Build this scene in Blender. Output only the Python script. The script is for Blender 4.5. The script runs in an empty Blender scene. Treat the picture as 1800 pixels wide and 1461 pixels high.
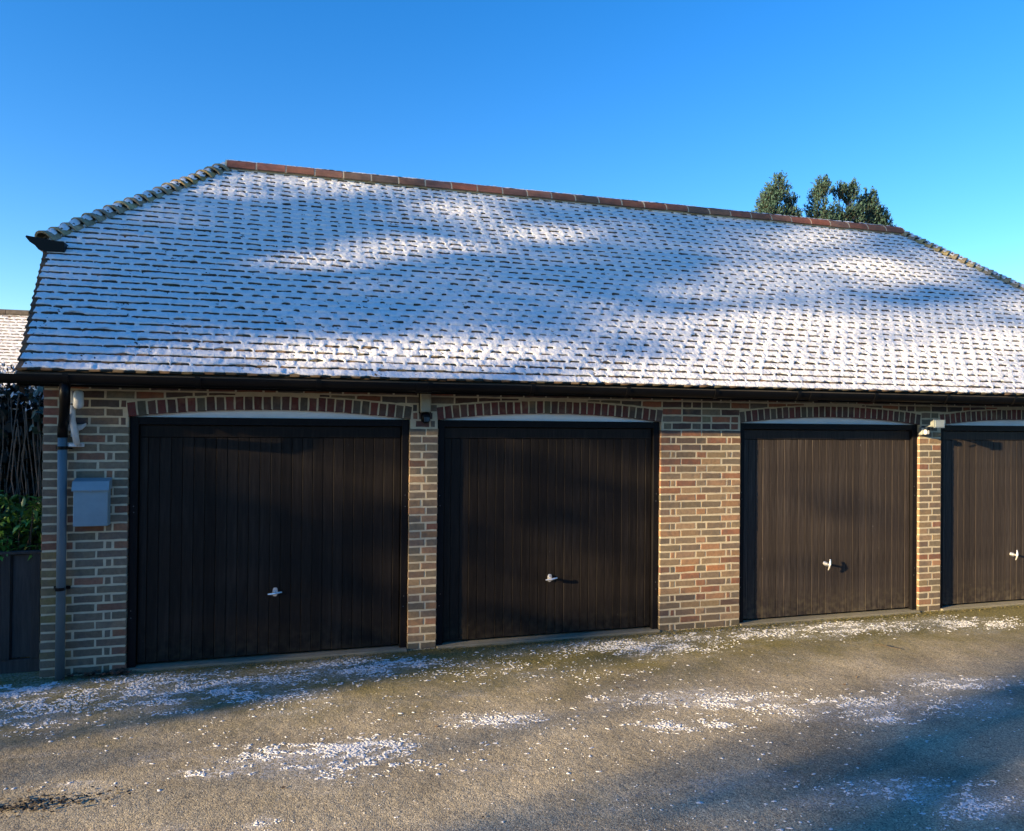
import bpy, math, random
import numpy as np
from mathutils import Vector, Matrix
random.seed(7)
RNG = np.random.default_rng(7)
PI = math.pi
SC = bpy.context.scene
COL = SC.collection

# ------------------------------------------------------------------ camera
YAW, PITCH, ROLL = 0.2780, 0.0091, 0.0098
CAM = np.array([1.3702, -6.7739, 2.0631])
fw = np.array([math.sin(YAW)*math.cos(PITCH), math.cos(YAW)*math.cos(PITCH), math.sin(PITCH)])
rt = np.array([math.cos(YAW), -math.sin(YAW), 0.0])
upv = np.cross(rt, fw)
r2 = rt*math.cos(ROLL) + upv*math.sin(ROLL)
u2 = -rt*math.sin(ROLL) + upv*math.cos(ROLL)
cam = bpy.data.cameras.new('camera')
cam.lens = 26.0
cam.sensor_width = 36.0
cam.clip_end = 2000
camo = bpy.data.objects.new('camera', cam)
COL.objects.link(camo)
camo.matrix_world = Matrix(((r2[0], u2[0], -fw[0], CAM[0]), (r2[1], u2[1], -fw[1], CAM[1]),
                            (r2[2], u2[2], -fw[2], CAM[2]), (0, 0, 0, 1)))
SC.camera = camo

# ------------------------------------------------------------------ sky, sun, exposure
SUN_AZ, SUN_EL = math.radians(75), math.radians(12.2)      # azimuth off the facade's normal, to the left
SUN = np.array([-math.sin(SUN_AZ)*math.cos(SUN_EL), -math.cos(SUN_AZ)*math.cos(SUN_EL), math.sin(SUN_EL)])
world = bpy.data.worlds.new('World')
SC.world = world
world.use_nodes = True
wn = world.node_tree
sky = wn.nodes.new('ShaderNodeTexSky')
sky.sky_type = 'NISHITA'
sky.sun_disc = False
sky.sun_elevation = SUN_EL
sky.sun_rotation = math.radians(255)
sky.altitude = 100
sky.air_density = 1.0
sky.dust_density = 0.06
sky.ozone_density = 3.0
hs = wn.nodes.new('ShaderNodeHueSaturation')
hs.inputs['Hue'].default_value = 0.510
hs.inputs['Saturation'].default_value = 1.31
wn.links.new(sky.outputs[0], hs.inputs['Color'])
wn.links.new(hs.outputs[0], wn.nodes['Background'].inputs[0])
wn.nodes['Background'].inputs[1].default_value = 0.108
sun = bpy.data.lights.new('sun', 'SUN')
sun.energy = 5.0
sun.angle = math.radians(0.55)
sun.color = (1.0, 0.745, 0.41)
suno = bpy.data.objects.new('sun', sun)
COL.objects.link(suno)
suno.rotation_euler = Vector(-SUN).to_track_quat('-Z', 'Y').to_euler()
SC.view_settings.view_transform = 'Standard'
SC.view_settings.look = 'None'
SC.view_settings.gamma = 1
SC.view_settings.exposure = 1.65

# ------------------------------------------------------------------ materials
def mat(name, col=(.5, .5, .5), rough=.8, attr=False, noise=None, bump=None, metal=0.0, stretch=None, spec=None, col2=None, world=False):
    """principled; noise=(scale, amount 0-1[, detail]) mixes to col2 (or a darker tone); bump=(scale, strength, metres)"""
    m = bpy.data.materials.new(name)
    m.use_nodes = True
    nt = m.node_tree
    b = nt.nodes['Principled BSDF']
    b.inputs['Roughness'].default_value = rough
    b.inputs['Metallic'].default_value = metal
    if spec is not None:
        b.inputs['Specular IOR Level'].default_value = spec
    tc = nt.nodes.new('ShaderNodeTexCoord')
    vec = tc.outputs['Object']
    if world:
        vec = nt.nodes.new('ShaderNodeNewGeometry').outputs['Position']
    if stretch:
        mp = nt.nodes.new('ShaderNodeMapping')
        mp.inputs['Scale'].default_value = stretch
        nt.links.new(vec, mp.inputs['Vector'])
        vec = mp.outputs['Vector']
    if attr:
        a = nt.nodes.new('ShaderNodeAttribute')
        a.attribute_name = 'bcol'
        src = a.outputs['Color']
    else:
        rgb = nt.nodes.new('ShaderNodeRGB')
        rgb.outputs[0].default_value = (*col, 1)
        src = rgb.outputs[0]
    if noise:
        n = nt.nodes.new('ShaderNodeTexNoise')
        n.inputs['Scale'].default_value = noise[0]
        n.inputs['Detail'].default_value = noise[2] if len(noise) > 2 else 5
        n.inputs['Roughness'].default_value = .65
        nt.links.new(vec, n.inputs['Vector'])
        rmp = nt.nodes.new('ShaderNodeMapRange')
        rmp.inputs[1].default_value = .35
        rmp.inputs[2].default_value = .68
        nt.links.new(n.outputs['Fac'], rmp.inputs[0])
        mu = nt.nodes.new('ShaderNodeMath')
        mu.operation = 'MULTIPLY'
        mu.inputs[1].default_value = noise[1]
        nt.links.new(rmp.outputs[0], mu.inputs[0])
        mx = nt.nodes.new('ShaderNodeMix')
        mx.data_type = 'RGBA'
        nt.links.new(mu.outputs[0], mx.inputs[0])
        nt.links.new(src, mx.inputs[6])
        if col2 is not None:
            mx.inputs[7].default_value = (*col2, 1)
        else:
            d = nt.nodes.new('ShaderNodeMix')
            d.data_type = 'RGBA'
            d.blend_type = 'MULTIPLY'
            d.inputs[0].default_value = 1
            nt.links.new(src, d.inputs[6])
            d.inputs[7].default_value = (.35, .35, .35, 1)
            nt.links.new(d.outputs[2], mx.inputs[7])
        src = mx.outputs[2]
    nt.links.new(src, b.inputs['Base Color'])
    if bump:
        n2 = nt.nodes.new('ShaderNodeTexNoise')
        n2.inputs['Scale'].default_value = bump[0]
        n2.inputs['Detail'].default_value = 4
        nt.links.new(vec, n2.inputs['Vector'])
        bp = nt.nodes.new('ShaderNodeBump')
        bp.inputs['Strength'].default_value = bump[1]
        bp.inputs['Distance'].default_value = bump[2]
        nt.links.new(n2.outputs['Fac'], bp.inputs['Height'])
        nt.links.new(bp.outputs[0], b.inputs['Normal'])
    return m

MT = {
    'brick': mat('brick', attr=True, rough=.9, noise=(32, .45), bump=(90, .5, .003)),
    'mortar': mat('mortar', (.58, .50, .345), .95, noise=(14, .5), col2=(.36, .31, .215), bump=(160, .6, .004)),
    'tile': mat('roof tile', attr=True, rough=.92, noise=(16, .7), col2=(.035, .032, .022), bump=(80, .5, .003), world=True),
    'ridge': mat('clay ridge', attr=True, rough=.85, noise=(11, .65), bump=(60, .6, .004)),
    'bonnet': mat('lichened bonnet', attr=True, rough=.9, noise=(18, .6), col2=(.05, .05, .03), bump=(70, .6, .004)),
    'snow': mat('snow', (.70, .71, .735), .75, noise=(90, .45, 3), col2=(.54, .56, .60), bump=(80, .7, .012)),
    'thin_snow': mat('thin snow', (.64, .65, .67), .8, noise=(60, .5, 3), col2=(.42, .43, .44), bump=(120, .6, .008)),
    'wood': mat('stained door wood', (.043, .034, .029), .55, noise=(9, .8), col2=(.016, .014, .013), bump=(22, .25, .002), stretch=(9, 9, .5), spec=.10),
    'frame': mat('door frame paint', (.012, .011, .012), .5, noise=(12, .5), bump=(40, .2, .001), stretch=(3, 3, .6), spec=.1),
    'black': mat('black plastic', (.005, .005, .006), .4, noise=(8, .5), spec=.14),
    'fascia': mat('black fascia paint', (.006, .006, .006), .6, noise=(6, .5), spec=.1),
    'pipe': mat('grey pipe', (.095, .145, .175), .5, noise=(7, .45), stretch=(1, 1, .3)),
    'white_panel': mat('white board', (.84, .86, .86), .6, noise=(5, .15)),
    'mailbox': mat('mailbox paint', (.195, .29, .345), .42, noise=(5, .25), metal=.0),
    'white_plastic': mat('white plastic', (.62, .63, .63), .4, noise=(20, .25)),
    'beige': mat('beige plastic', (.36, .33, .24), .5, noise=(9, .3)),
    'chrome': mat('chrome', (.78, .78, .78), .28, metal=.75),
    'concrete': mat('concrete', (.22, .20, .15), .95, noise=(10, .6), col2=(.13, .13, .07), bump=(120, .6, .006)),
    'fence': mat('fence timber', (.045, .040, .038), .85, noise=(8, .75), bump=(30, .4, .002), stretch=(6, 6, .5)),
    'leaf': mat('leaf', attr=True, rough=.42),
    'dull_leaf': mat('dull leaf', attr=True, rough=.75),
    'bark': mat('bark', (.075, .058, .042), .95, noise=(6, .7), bump=(18, .8, .02)),
    'house': mat('house brick', (.26, .17, .12), .9, noise=(6, .5)),
    'glass': mat('lamp glass', (.40, .46, .46), .12, spec=.8),
    'alu': mat('floodlight shell', (.34, .37, .36), .35, metal=.3),
    'steel': mat('screw', (.45, .45, .45), .4, metal=.8),
}

def vary_by_object(m, lo, hi):
    nt = m.node_tree
    b = nt.nodes['Principled BSDF']
    src = b.inputs['Base Color'].links[0].from_socket
    oi = nt.nodes.new('ShaderNodeObjectInfo')
    mr = nt.nodes.new('ShaderNodeMapRange')
    mr.inputs[3].default_value, mr.inputs[4].default_value = lo, hi
    nt.links.new(oi.outputs['Random'], mr.inputs[0])
    mx = nt.nodes.new('ShaderNodeMix')
    mx.data_type, mx.blend_type = 'RGBA', 'MULTIPLY'
    mx.inputs[0].default_value = 1
    nt.links.new(src, mx.inputs[6])
    nt.links.new(mr.outputs[0], mx.inputs[7])
    nt.links.new(mx.outputs[2], b.inputs['Base Color'])
def overlay(m, scale, lo, hi, amount, col, stretch=None, detail=3):
    nt = m.node_tree
    b = nt.nodes['Principled BSDF']
    src = b.inputs['Base Color'].links[0].from_socket
    tc = nt.nodes.new('ShaderNodeTexCoord')
    oi = nt.nodes.new('ShaderNodeObjectInfo')
    mp = nt.nodes.new('ShaderNodeMapping')
    if stretch:
        mp.inputs['Scale'].default_value = stretch
    nt.links.new(tc.outputs['Object'], mp.inputs['Vector'])
    ad = nt.nodes.new('ShaderNodeVectorMath')
    ad.operation = 'ADD'
    nt.links.new(mp.outputs[0], ad.inputs[0])
    nt.links.new(oi.outputs['Location'], ad.inputs[1])
    n = nt.nodes.new('ShaderNodeTexNoise')
    n.inputs['Scale'].default_value = scale
    n.inputs['Detail'].default_value = detail
    nt.links.new(ad.outputs[0], n.inputs['Vector'])
    mr = nt.nodes.new('ShaderNodeMapRange')
    mr.inputs[1].default_value, mr.inputs[2].default_value, mr.inputs[4].default_value = lo, hi, amount
    nt.links.new(n.outputs['Fac'], mr.inputs[0])
    mx = nt.nodes.new('ShaderNodeMix')
    mx.data_type = 'RGBA'
    nt.links.new(mr.outputs[0], mx.inputs[0])
    nt.links.new(src, mx.inputs[6])
    mx.inputs[7].default_value = (*col, 1)
    nt.links.new(mx.outputs[2], b.inputs['Base Color'])
overlay(MT['brick'], 11, .50, .70, .55, (.10, .085, .072))
overlay(MT['brick'], 7, .56, .74, .45, (.33, .21, .12))
overlay(MT['brick'], 210, .66, .76, .6, (.05, .045, .04), detail=1)
overlay(MT['wood'], 30, .735, .80, .55, (.30, .30, .31), stretch=(1, 1, .55))
overlay(MT['wood'], 5, .52, .78, .40, (.085, .072, .062), stretch=(6, 6, .4))
def splash(m, z0, z1, amount, col):
    nt = m.node_tree
    b = nt.nodes['Principled BSDF']
    src = b.inputs['Base Color'].links[0].from_socket
    tc = nt.nodes.new('ShaderNodeTexCoord')
    sp = nt.nodes.new('ShaderNodeSeparateXYZ')
    nt.links.new(tc.outputs['Object'], sp.inputs[0])
    mr = nt.nodes.new('ShaderNodeMapRange')
    mr.inputs[1].default_value, mr.inputs[2].default_value = z1, z0
    nt.links.new(sp.outputs[2], mr.inputs[0])
    oi = nt.nodes.new('ShaderNodeObjectInfo')
    ad = nt.nodes.new('ShaderNodeVectorMath')
    ad.operation = 'ADD'
    nt.links.new(tc.outputs['Object'], ad.inputs[0])
    nt.links.new(oi.outputs['Location'], ad.inputs[1])
    n = nt.nodes.new('ShaderNodeTexNoise')
    n.inputs['Scale'].default_value = 16
    n.inputs['Detail'].default_value = 6
    nt.links.new(ad.outputs[0], n.inputs['Vector'])
    nr_ = nt.nodes.new('ShaderNodeMapRange')
    nr_.inputs[1].default_value, nr_.inputs[2].default_value, nr_.inputs[4].default_value = .42, .68, amount
    nt.links.new(n.outputs['Fac'], nr_.inputs[0])
    mu = nt.nodes.new('ShaderNodeMath')
    mu.operation = 'MULTIPLY'
    nt.links.new(mr.outputs[0], mu.inputs[0])
    nt.links.new(nr_.outputs[0], mu.inputs[1])
    mx = nt.nodes.new('ShaderNodeMix')
    mx.data_type = 'RGBA'
    nt.links.new(mu.outputs[0], mx.inputs[0])
    nt.links.new(src, mx.inputs[6])
    mx.inputs[7].default_value = (*col, 1)
    nt.links.new(mx.outputs[2], b.inputs['Base Color'])
splash(MT['wood'], 0, .32, .6, (.105, .088, .058))
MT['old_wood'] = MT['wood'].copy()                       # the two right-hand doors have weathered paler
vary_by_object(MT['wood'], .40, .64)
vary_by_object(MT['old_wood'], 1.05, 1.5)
vary_by_object(MT['fence'], .7, 1.3)

def ground_material(name, drive=True):
    m = bpy.data.materials.new(name)
    m.use_nodes = True
    nt = m.node_tree
    N, Lk = nt.nodes, nt.links
    b = N['Principled BSDF']
    b.inputs['Roughness'].default_value = .9
    tc = N.new('ShaderNodeTexCoord')
    vor = N.new('ShaderNodeTexVoronoi')
    vor.inputs['Scale'].default_value = 135
    Lk.new(tc.outputs['Object'], vor.inputs['Vector'])
    sx = N.new('ShaderNodeSeparateColor')
    Lk.new(vor.outputs['Color'], sx.inputs[0])
    cr = N.new('ShaderNodeValToRGB')
    e = cr.color_ramp.elements
    e[0].position, e[0].color = 0, (.13, .113, .085, 1)
    e[1].position, e[1].color = 1, (.58, .50, .35, 1)
    for p, c in ((.3, (.265, .228, .160, 1)), (.62, (.345, .297, .198, 1)), (.85, (.41, .35, .24, 1))):
        k = e.new(p)
        k.color = c
    Lk.new(sx.outputs[0], cr.inputs[0])
    big = N.new('ShaderNodeTexNoise')
    big.inputs['Scale'].default_value = .9
    big.inputs['Detail'].default_value = 6
    big.inputs['Roughness'].default_value = .62
    Lk.new(tc.outputs['Object'], big.inputs['Vector'])
    br = N.new('ShaderNodeMapRange')
    br.inputs[1].default_value, br.inputs[2].default_value = .38, .66
    br.inputs[3].default_value, br.inputs[4].default_value = .62, 1.18
    Lk.new(big.outputs['Fac'], br.inputs[0])
    mul = N.new('ShaderNodeMix')
    mul.data_type, mul.blend_type = 'RGBA', 'MULTIPLY'
    mul.inputs[0].default_value = 1
    Lk.new(cr.outputs[0], mul.inputs[6])
    Lk.new(br.outputs[0], mul.inputs[7])
    # moss: thick along the foot of the wall, thin patches further out
    sep = N.new('ShaderNodeSeparateXYZ')
    Lk.new(tc.outputs['Object'], sep.inputs[0])
    edge = N.new('ShaderNodeMapRange')
    edge.interpolation_type = 'SMOOTHSTEP'
    edge.inputs[1].default_value, edge.inputs[2].default_value = -1.9, -.02
    Lk.new(sep.outputs[1], edge.inputs[0])
    mn = N.new('ShaderNodeTexNoise')
    mn.inputs['Scale'].default_value = 2.6
    mn.inputs['Detail'].default_value = 8
    mn.inputs['Roughness'].default_value = .7
    Lk.new(tc.outputs['Object'], mn.inputs['Vector'])
    add = N.new('ShaderNodeMath')
    add.operation = 'MULTIPLY_ADD'
    add.inputs[1].default_value = .72
    Lk.new(edge.outputs[0], add.inputs[0])
    Lk.new(mn.outputs['Fac'], add.inputs[2])
    th = N.new('ShaderNodeMapRange')
    th.inputs[1].default_value, th.inputs[2].default_value = .58, 1.10
    Lk.new(add.outputs[0], th.inputs[0])
    moss = N.new('ShaderNodeMix')
    moss.data_type = 'RGBA'
    Lk.new(th.outputs[0], moss.inputs[0])
    Lk.new(mul.outputs[2], moss.inputs[6])
    mc = N.new('ShaderNodeTexNoise')
    mc.inputs['Scale'].default_value = 60
    Lk.new(tc.outputs['Object'], mc.inputs['Vector'])
    mr = N.new('ShaderNodeValToRGB')
    mr.color_ramp.elements[0].position, mr.color_ramp.elements[0].color = .35, (.075, .072, .020, 1)
    mr.color_ramp.elements[1].position, mr.color_ramp.elements[1].color = .7, (.25, .205, .065, 1)
    Lk.new(mc.outputs['Fac'], mr.inputs[0])
    Lk.new(mr.outputs[0], moss.inputs[7])
    # frost dust lying thinly in uneven patches
    mpf = N.new('ShaderNodeMapping')
    mpf.inputs['Scale'].default_value = (.75, 1.9, 1)
    Lk.new(tc.outputs['Object'], mpf.inputs['Vector'])
    f1 = N.new('ShaderNodeTexNoise')
    f1.inputs['Scale'].default_value = 1.15
    f1.inputs['Detail'].default_value = 7
    f1.inputs['Roughness'].default_value = .68
    Lk.new(mpf.outputs[0], f1.inputs['Vector'])
    fat = N.new('ShaderNodeAttribute')
    fat.attribute_name = 'frost'
    fad = N.new('ShaderNodeMath')
    fad.operation = 'MULTIPLY_ADD'
    fad.inputs[1].default_value = .30
    Lk.new(fat.outputs['Fac'], fad.inputs[0])
    Lk.new(f1.outputs['Fac'], fad.inputs[2])
    f1r = N.new('ShaderNodeMapRange')
    f1r.inputs[1].default_value, f1r.inputs[2].default_value = .56, .86
    Lk.new(fad.outputs[0], f1r.inputs[0])
    f2 = N.new('ShaderNodeTexNoise')
    f2.inputs['Scale'].default_value = 75
    f2.inputs['Detail'].default_value = 3
    Lk.new(mpf.outputs[0], f2.inputs['Vector'])
    f2r = N.new('ShaderNodeMapRange')
    f2r.inputs[1].default_value, f2r.inputs[2].default_value = .46, .64
    Lk.new(f2.outputs['Fac'], f2r.inputs[0])
    fm = N.new('ShaderNodeMath')
    fm.operation = 'MULTIPLY'
    Lk.new(f1r.outputs[0], fm.inputs[0])
    Lk.new(f2r.outputs[0], fm.inputs[1])
    fr = N.new('ShaderNodeMix')
    fr.data_type = 'RGBA'
    Lk.new(fm.outputs[0], fr.inputs[0])
    Lk.new(moss.outputs[2], fr.inputs[6])
    fr.inputs[7].default_value = (.62, .64, .67, 1)
    Lk.new(fr.outputs[2], b.inputs['Base Color'])
    bp = N.new('ShaderNodeBump')
    bp.inputs['Strength'].default_value = .5
    bp.inputs['Distance'].default_value = .003
    bp.invert = True
    Lk.new(vor.outputs['Distance'], bp.inputs['Height'])
    bp2 = N.new('ShaderNodeBump')
    bp2.inputs['Strength'].default_value = .35
    bp2.inputs['Distance'].default_value = .02
    n3 = N.new('ShaderNodeTexNoise')
    n3.inputs['Scale'].default_value = 14
    n3.inputs['Detail'].default_value = 6
    Lk.new(tc.outputs['Object'], n3.inputs['Vector'])
    Lk.new(n3.outputs['Fac'], bp2.inputs['Height'])
    Lk.new(bp.outputs[0], bp2.inputs['Normal'])
    Lk.new(bp2.outputs[0], b.inputs['Normal'])
    return m

# ------------------------------------------------------------------ mesh helpers
class MB:
    def __init__(self):
        self.v, self.f, self.c = [], [], []
    def add(self, vs, fs, col=None):
        o = len(self.v)
        self.v.extend([tuple(p) for p in vs])
        self.f.extend([tuple(i + o for i in q) for q in fs])
        if col is not None:
            self.c.extend([col]*len(vs))
        return self
    def box(self, x0, x1, y0, y1, z0, z1, col=None):
        vs = [(x0, y0, z0), (x1, y0, z0), (x1, y1, z0), (x0, y1, z0), (x0, y0, z1), (x1, y0, z1), (x1, y1, z1), (x0, y1, z1)]
        return self.add(vs, [(0, 3, 2, 1), (4, 5, 6, 7), (0, 1, 5, 4), (1, 2, 6, 5), (2, 3, 7, 6), (3, 0, 4, 7)], col)
    def cbox(self, x0, x1, y0, y1, z0, z1, c=.005, col=None):
        """box with every edge chamfered by c"""
        vs, idx = [], {}
        X, Y, Z = (x0, x1), (y0, y1), (z0, z1)
        s = (1, -1)
        for i in (0, 1):
            for j in (0, 1):
                for k in (0, 1):
                    px, py, pz = X[i], Y[j], Z[k]
                    a = (px, py + s[j]*c, pz + s[k]*c)
                    b = (px + s[i]*c, py, pz + s[k]*c)
                    d = (px + s[i]*c, py + s[j]*c, pz)
                    for t, p in enumerate((a, b, d)):
                        idx[i, j, k, t] = len(vs)
                        vs.append(p)
        fs = []
        I = idx
        for i in (0, 1):
            fs.append([I[i, 0, 0, 0], I[i, 1, 0, 0], I[i, 1, 1, 0], I[i, 0, 1, 0]])
        for j in (0, 1):
            fs.append([I[0, j, 0, 1], I[1, j, 0, 1], I[1, j, 1, 1], I[0, j, 1, 1]])
        for k in (0, 1):
            fs.append([I[0, 0, k, 2], I[1, 0, k, 2], I[1, 1, k, 2], I[0, 1, k, 2]])
        for i in (0, 1):
            for j in (0, 1):
                fs.append([I[i, j, 0, 0], I[i, j, 0, 1], I[i, j, 1, 1], I[i, j, 1, 0]])
        for i in (0, 1):
            for k in (0, 1):
                fs.append([I[i, 0, k, 0], I[i, 0, k, 2], I[i, 1, k, 2], I[i, 1, k, 0]])
        for j in (0, 1):
            for k in (0, 1):
                fs.append([I[0, j, k, 1], I[0, j, k, 2], I[1, j, k, 2], I[1, j, k, 1]])
        for i in (0, 1):
            for j in (0, 1):
                for k in (0, 1):
                    fs.append([I[i, j, k, 0], I[i, j, k, 1], I[i, j, k, 2]])
        return self.add(vs, fs, col)
    def tube(self, pts, radii, seg=12, caps=True, col=None, squash=None):
        pts = [np.array(p, float) for p in pts]
        if not hasattr(radii, '__len__'):
            radii = [radii]*len(pts)
        vs, fs = [], []
        ref = None
        for i, p in enumerate(pts):
            t = pts[min(i+1, len(pts)-1)] - pts[max(i-1, 0)]
            t = t/(np.linalg.norm(t) + 1e-12)
            if ref is None:
                ref = np.array([0, 0, 1.]) if abs(t[2]) < .9 else np.array([1., 0, 0])
            a = np.cross(t, ref)
            a = a/(np.linalg.norm(a) + 1e-12)
            b = np.cross(a, t)
            ref = b
            for k in range(seg):
                w = 2*PI*k/seg
                vs.append(p + radii[i]*(math.cos(w)*a + math.sin(w)*b))
        for i in range(len(pts)-1):
            for k in range(seg):
                k2 = (k+1) % seg
                fs.append((i*seg+k, i*seg+k2, (i+1)*seg+k2, (i+1)*seg+k))
        if caps:
            fs.append(tuple(range(seg-1, -1, -1)))
            fs.append(tuple((len(pts)-1)*seg+k for k in range(seg)))
        return self.add(vs, fs, col)
    def prism(self, poly, axis, a, b, col=None):
        """poly of 2-D points extruded along axis 'x' (poly=(y,z)), 'y' (poly=(x,z)) or 'z' (poly=(x,y))"""
        n = len(poly)
        def P(p, t):
            return {'x': (t, p[0], p[1]), 'y': (p[0], t, p[1]), 'z': (p[0], p[1], t)}[axis]
        vs = [P(p, a) for p in poly] + [P(p, b) for p in poly]
        fs = [tuple(range(n)), tuple(range(2*n-1, n-1, -1))] + [(i, (i+1) % n, n+(i+1) % n, n+i) for i in range(n)]
        return self.add(vs, fs, col)
    def mesh(self, name, m, smooth=False):
        me = bpy.data.meshes.new(name)
        me.from_pydata(self.v, [], self.f)
        me.materials.append(MT[m] if isinstance(m, str) else m)
        if self.c:
            set_col(me, np.array(self.c, np.float32))
        if smooth:
            me.polygons.foreach_set('use_smooth', [True]*len(me.polygons))
        fix_normals(me)
        return me
    def build(self, name, m, parent=None, smooth=False):
        return obj(name, self.mesh(name, m, smooth), parent)

def fix_normals(me):
    import bmesh
    bm = bmesh.new()
    bm.from_mesh(me)
    bmesh.ops.recalc_face_normals(bm, faces=bm.faces)
    bm.to_mesh(me)
    bm.free()

def set_col(me, c):
    a = me.attributes.new('bcol', 'FLOAT_COLOR', 'POINT')
    if c.shape[1] == 3:
        c = np.concatenate([c, np.ones((len(c), 1), np.float32)], 1)
    a.data.foreach_set('color', np.ascontiguousarray(c, np.float32).ravel())

def np_mesh(name, V, F, m, C=None, smooth=False):
    me = bpy.data.meshes.new(name)
    V = np.asarray(V, np.float32).reshape(-1, 3)
    F = np.asarray(F, np.int32)
    k = F.shape[1]
    me.vertices.add(len(V))
    me.vertices.foreach_set('co', V.ravel())
    me.loops.add(F.size)
    me.loops.foreach_set('vertex_index', F.ravel())
    me.polygons.add(len(F))
    me.polygons.foreach_set('loop_start', np.arange(0, F.size, k, dtype=np.int32))
    me.polygons.foreach_set('loop_total', np.full(len(F), k, np.int32))
    if smooth:
        me.polygons.foreach_set('use_smooth', np.ones(len(F), bool))
    me.update(calc_edges=True)
    me.validate()
    me.materials.append(MT[m] if isinstance(m, str) else m)
    if C is not None:
        set_col(me, np.asarray(C, np.float32))
    return me

def obj(name, me, parent=None):
    o = bpy.data.objects.new(name, me)
    COL.objects.link(o)
    if parent is not None:
        o.parent = parent
    return o

def thing(name, label, cat, loc=(0, 0, 0), group=None):
    o = bpy.data.objects.new(name, None)
    COL.objects.link(o)
    o.location = loc
    o.empty_display_size = .2
    tag(o, label, cat, group)
    return o

def tag(o, label=None, cat=None, group=None, kind=None):
    for k, val in (('label', label), ('category', cat), ('group', group), ('kind', kind)):
        if val:
            o[k] = val
    return o

def vnoise(x, seed=0):
    """smooth 1-D value noise, 0..1"""
    x = np.asarray(x, float)
    i = np.floor(x).astype(int)
    f = x - i
    f = f*f*(3-2*f)
    h = lambda n: np.modf(np.abs(np.sin((n + seed*57.13)*12.9898)*43758.5453))[0]
    return h(i)*(1-f) + h(i+1)*f

def vnoise2(x, y, seed=0):
    x, y = np.broadcast_arrays(np.asarray(x, float), np.asarray(y, float))
    i, j = np.floor(x).astype(int), np.floor(y).astype(int)
    fx, fy = x-i, y-j
    fx, fy = fx*fx*(3-2*fx), fy*fy*(3-2*fy)
    h = lambda a, b: np.modf(np.abs(np.sin(a*12.9898 + b*78.233 + seed*37.719)*43758.5453))[0]
    return (h(i, j)*(1-fx) + h(i+1, j)*fx)*(1-fy) + (h(i, j+1)*(1-fx) + h(i+1, j+1)*fx)*fy

def project(P):
    d = np.asarray(P, float) - CAM
    z = d @ fw
    return 512 + 739.6*(d @ r2)/z, 415.5 - 739.6*(d @ u2)/z, z

def jit(c, s):
    k = 1 + random.uniform(-s, s)
    return tuple(max(0, min(1, v*k*(1 + random.uniform(-s*.3, s*.3)))) for v in c)

# ------------------------------------------------------------------ ground
# where thin snow has settled: centre, two half axes, amount
PATCH = [(-.57, -.32, .37, -.10, .10, -.32, 900), (.27, -.53, .50, -.13, .08, -.42, 900), (.97, -.58, .56, -.14, .02, -.35, 750), (1.82, -.38, .56, -.14, -.02, -.25, 420),
         (2.30, -.35, .29, -.07, -.02, -.15, 160), (-.40, -.87, .34, -.09, .08, -.27, 330), (4.49, -.40, .63, -.16, -.11, -.22, 620), (5.53, -.21, .84, -.21, -.13, -.21, 560),
         (6.83, -.30, .71, -.17, -.18, -.21, 480), (8.23, -.51, .67, -.16, -.23, -.21, 420), (1.50, -2.00, .48, -.13, 0, -.22, 800), (1.79, -1.91, .28, -.07, -.01, -.12, 320),
         (2.67, -1.71, .35, -.09, -.03, -.11, 160), (.95, -2.10, .29, -.08, .01, -.05, 120), (4.59, -1.85, .97, -.25, -.09, -.14, 480), (3.87, -2.13, .27, -.07, -.04, -.07, 110),
         (5.37, -2.14, .84, -.22, -.19, -.22, 420), (6.64, -1.97, .46, -.12, -.11, -.10, 200), (4.70, -3.29, .42, -.11, -.12, -.13, 260), (5.03, -3.51, .19, -.05, -.18, -.16, 170),
         (4.24, -2.17, .19, -.05, -.04, -.06, 90), (.21, -2.04, .22, -.06, .01, -.06, 70), (5.42, -2.43, .16, -.04, -.05, -.05, 70), (1.20, -2.70, .09, -.02, 0, -.06, 30),
         (3.2, -.65, 1.1, -.3, 0, -.4, 300), (3.0, -1.9, 3.2, -.6, 0, -1.2, 420), (3.6, -3.6, 1.6, -.3, 0, -.5, 160)]
GZ = -0.035
def ground_height(x, y):
    near = np.exp(-((x-3)**2 + (y+2)**2)/90)
    return GZ + near*(.012*(vnoise2(x*.9, y*.9, 3)-.5) + .006*(vnoise2(x*3.1, y*3.1, 4)-.5))*np.clip(-y*2, 0, 1)

gx = np.concatenate([[-600, -150, -40, -15, -6], np.arange(-3, 13.01, .1), [16, 25, 60, 200, 600]])
gy = np.concatenate([[-600, -150, -40, -15, -9], np.arange(-7, .51, .1), [1.5, 4, 10, 25, 80, 250, 600]])
GX, GY = np.meshgrid(gx, gy)
gv = np.stack([GX, GY, ground_height(GX, GY)], -1).reshape(-1, 3)
nx_, ny_ = len(gx), len(gy)
ii, jj = np.meshgrid(np.arange(nx_-1), np.arange(ny_-1))
a0 = (jj*nx_ + ii).ravel()
gf = np.stack([a0, a0+1, a0+1+nx_, a0+nx_], -1)
drive = obj('driveway', np_mesh('driveway', gv, gf, ground_material('chipped driveway'), smooth=True))
fro = np.zeros(len(gv))
for (cx, cy, ax, ay, bx, by, n) in PATCH[:24]:
    det = ax*by - ay*bx
    p = ((gv[:, 0]-cx)*by - (gv[:, 1]-cy)*bx)/det
    q = (ax*(gv[:, 1]-cy) - ay*(gv[:, 0]-cx))/det
    fro = np.maximum(fro, np.exp(-(p*p + q*q)*.8))
fa = drive.data.attributes.new('frost', 'FLOAT', 'POINT')
fa.data.foreach_set('value', fro.astype(np.float32))
tag(drive, 'chipped tarmac driveway with moss along the garage wall', 'driveway', kind='structure')

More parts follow.
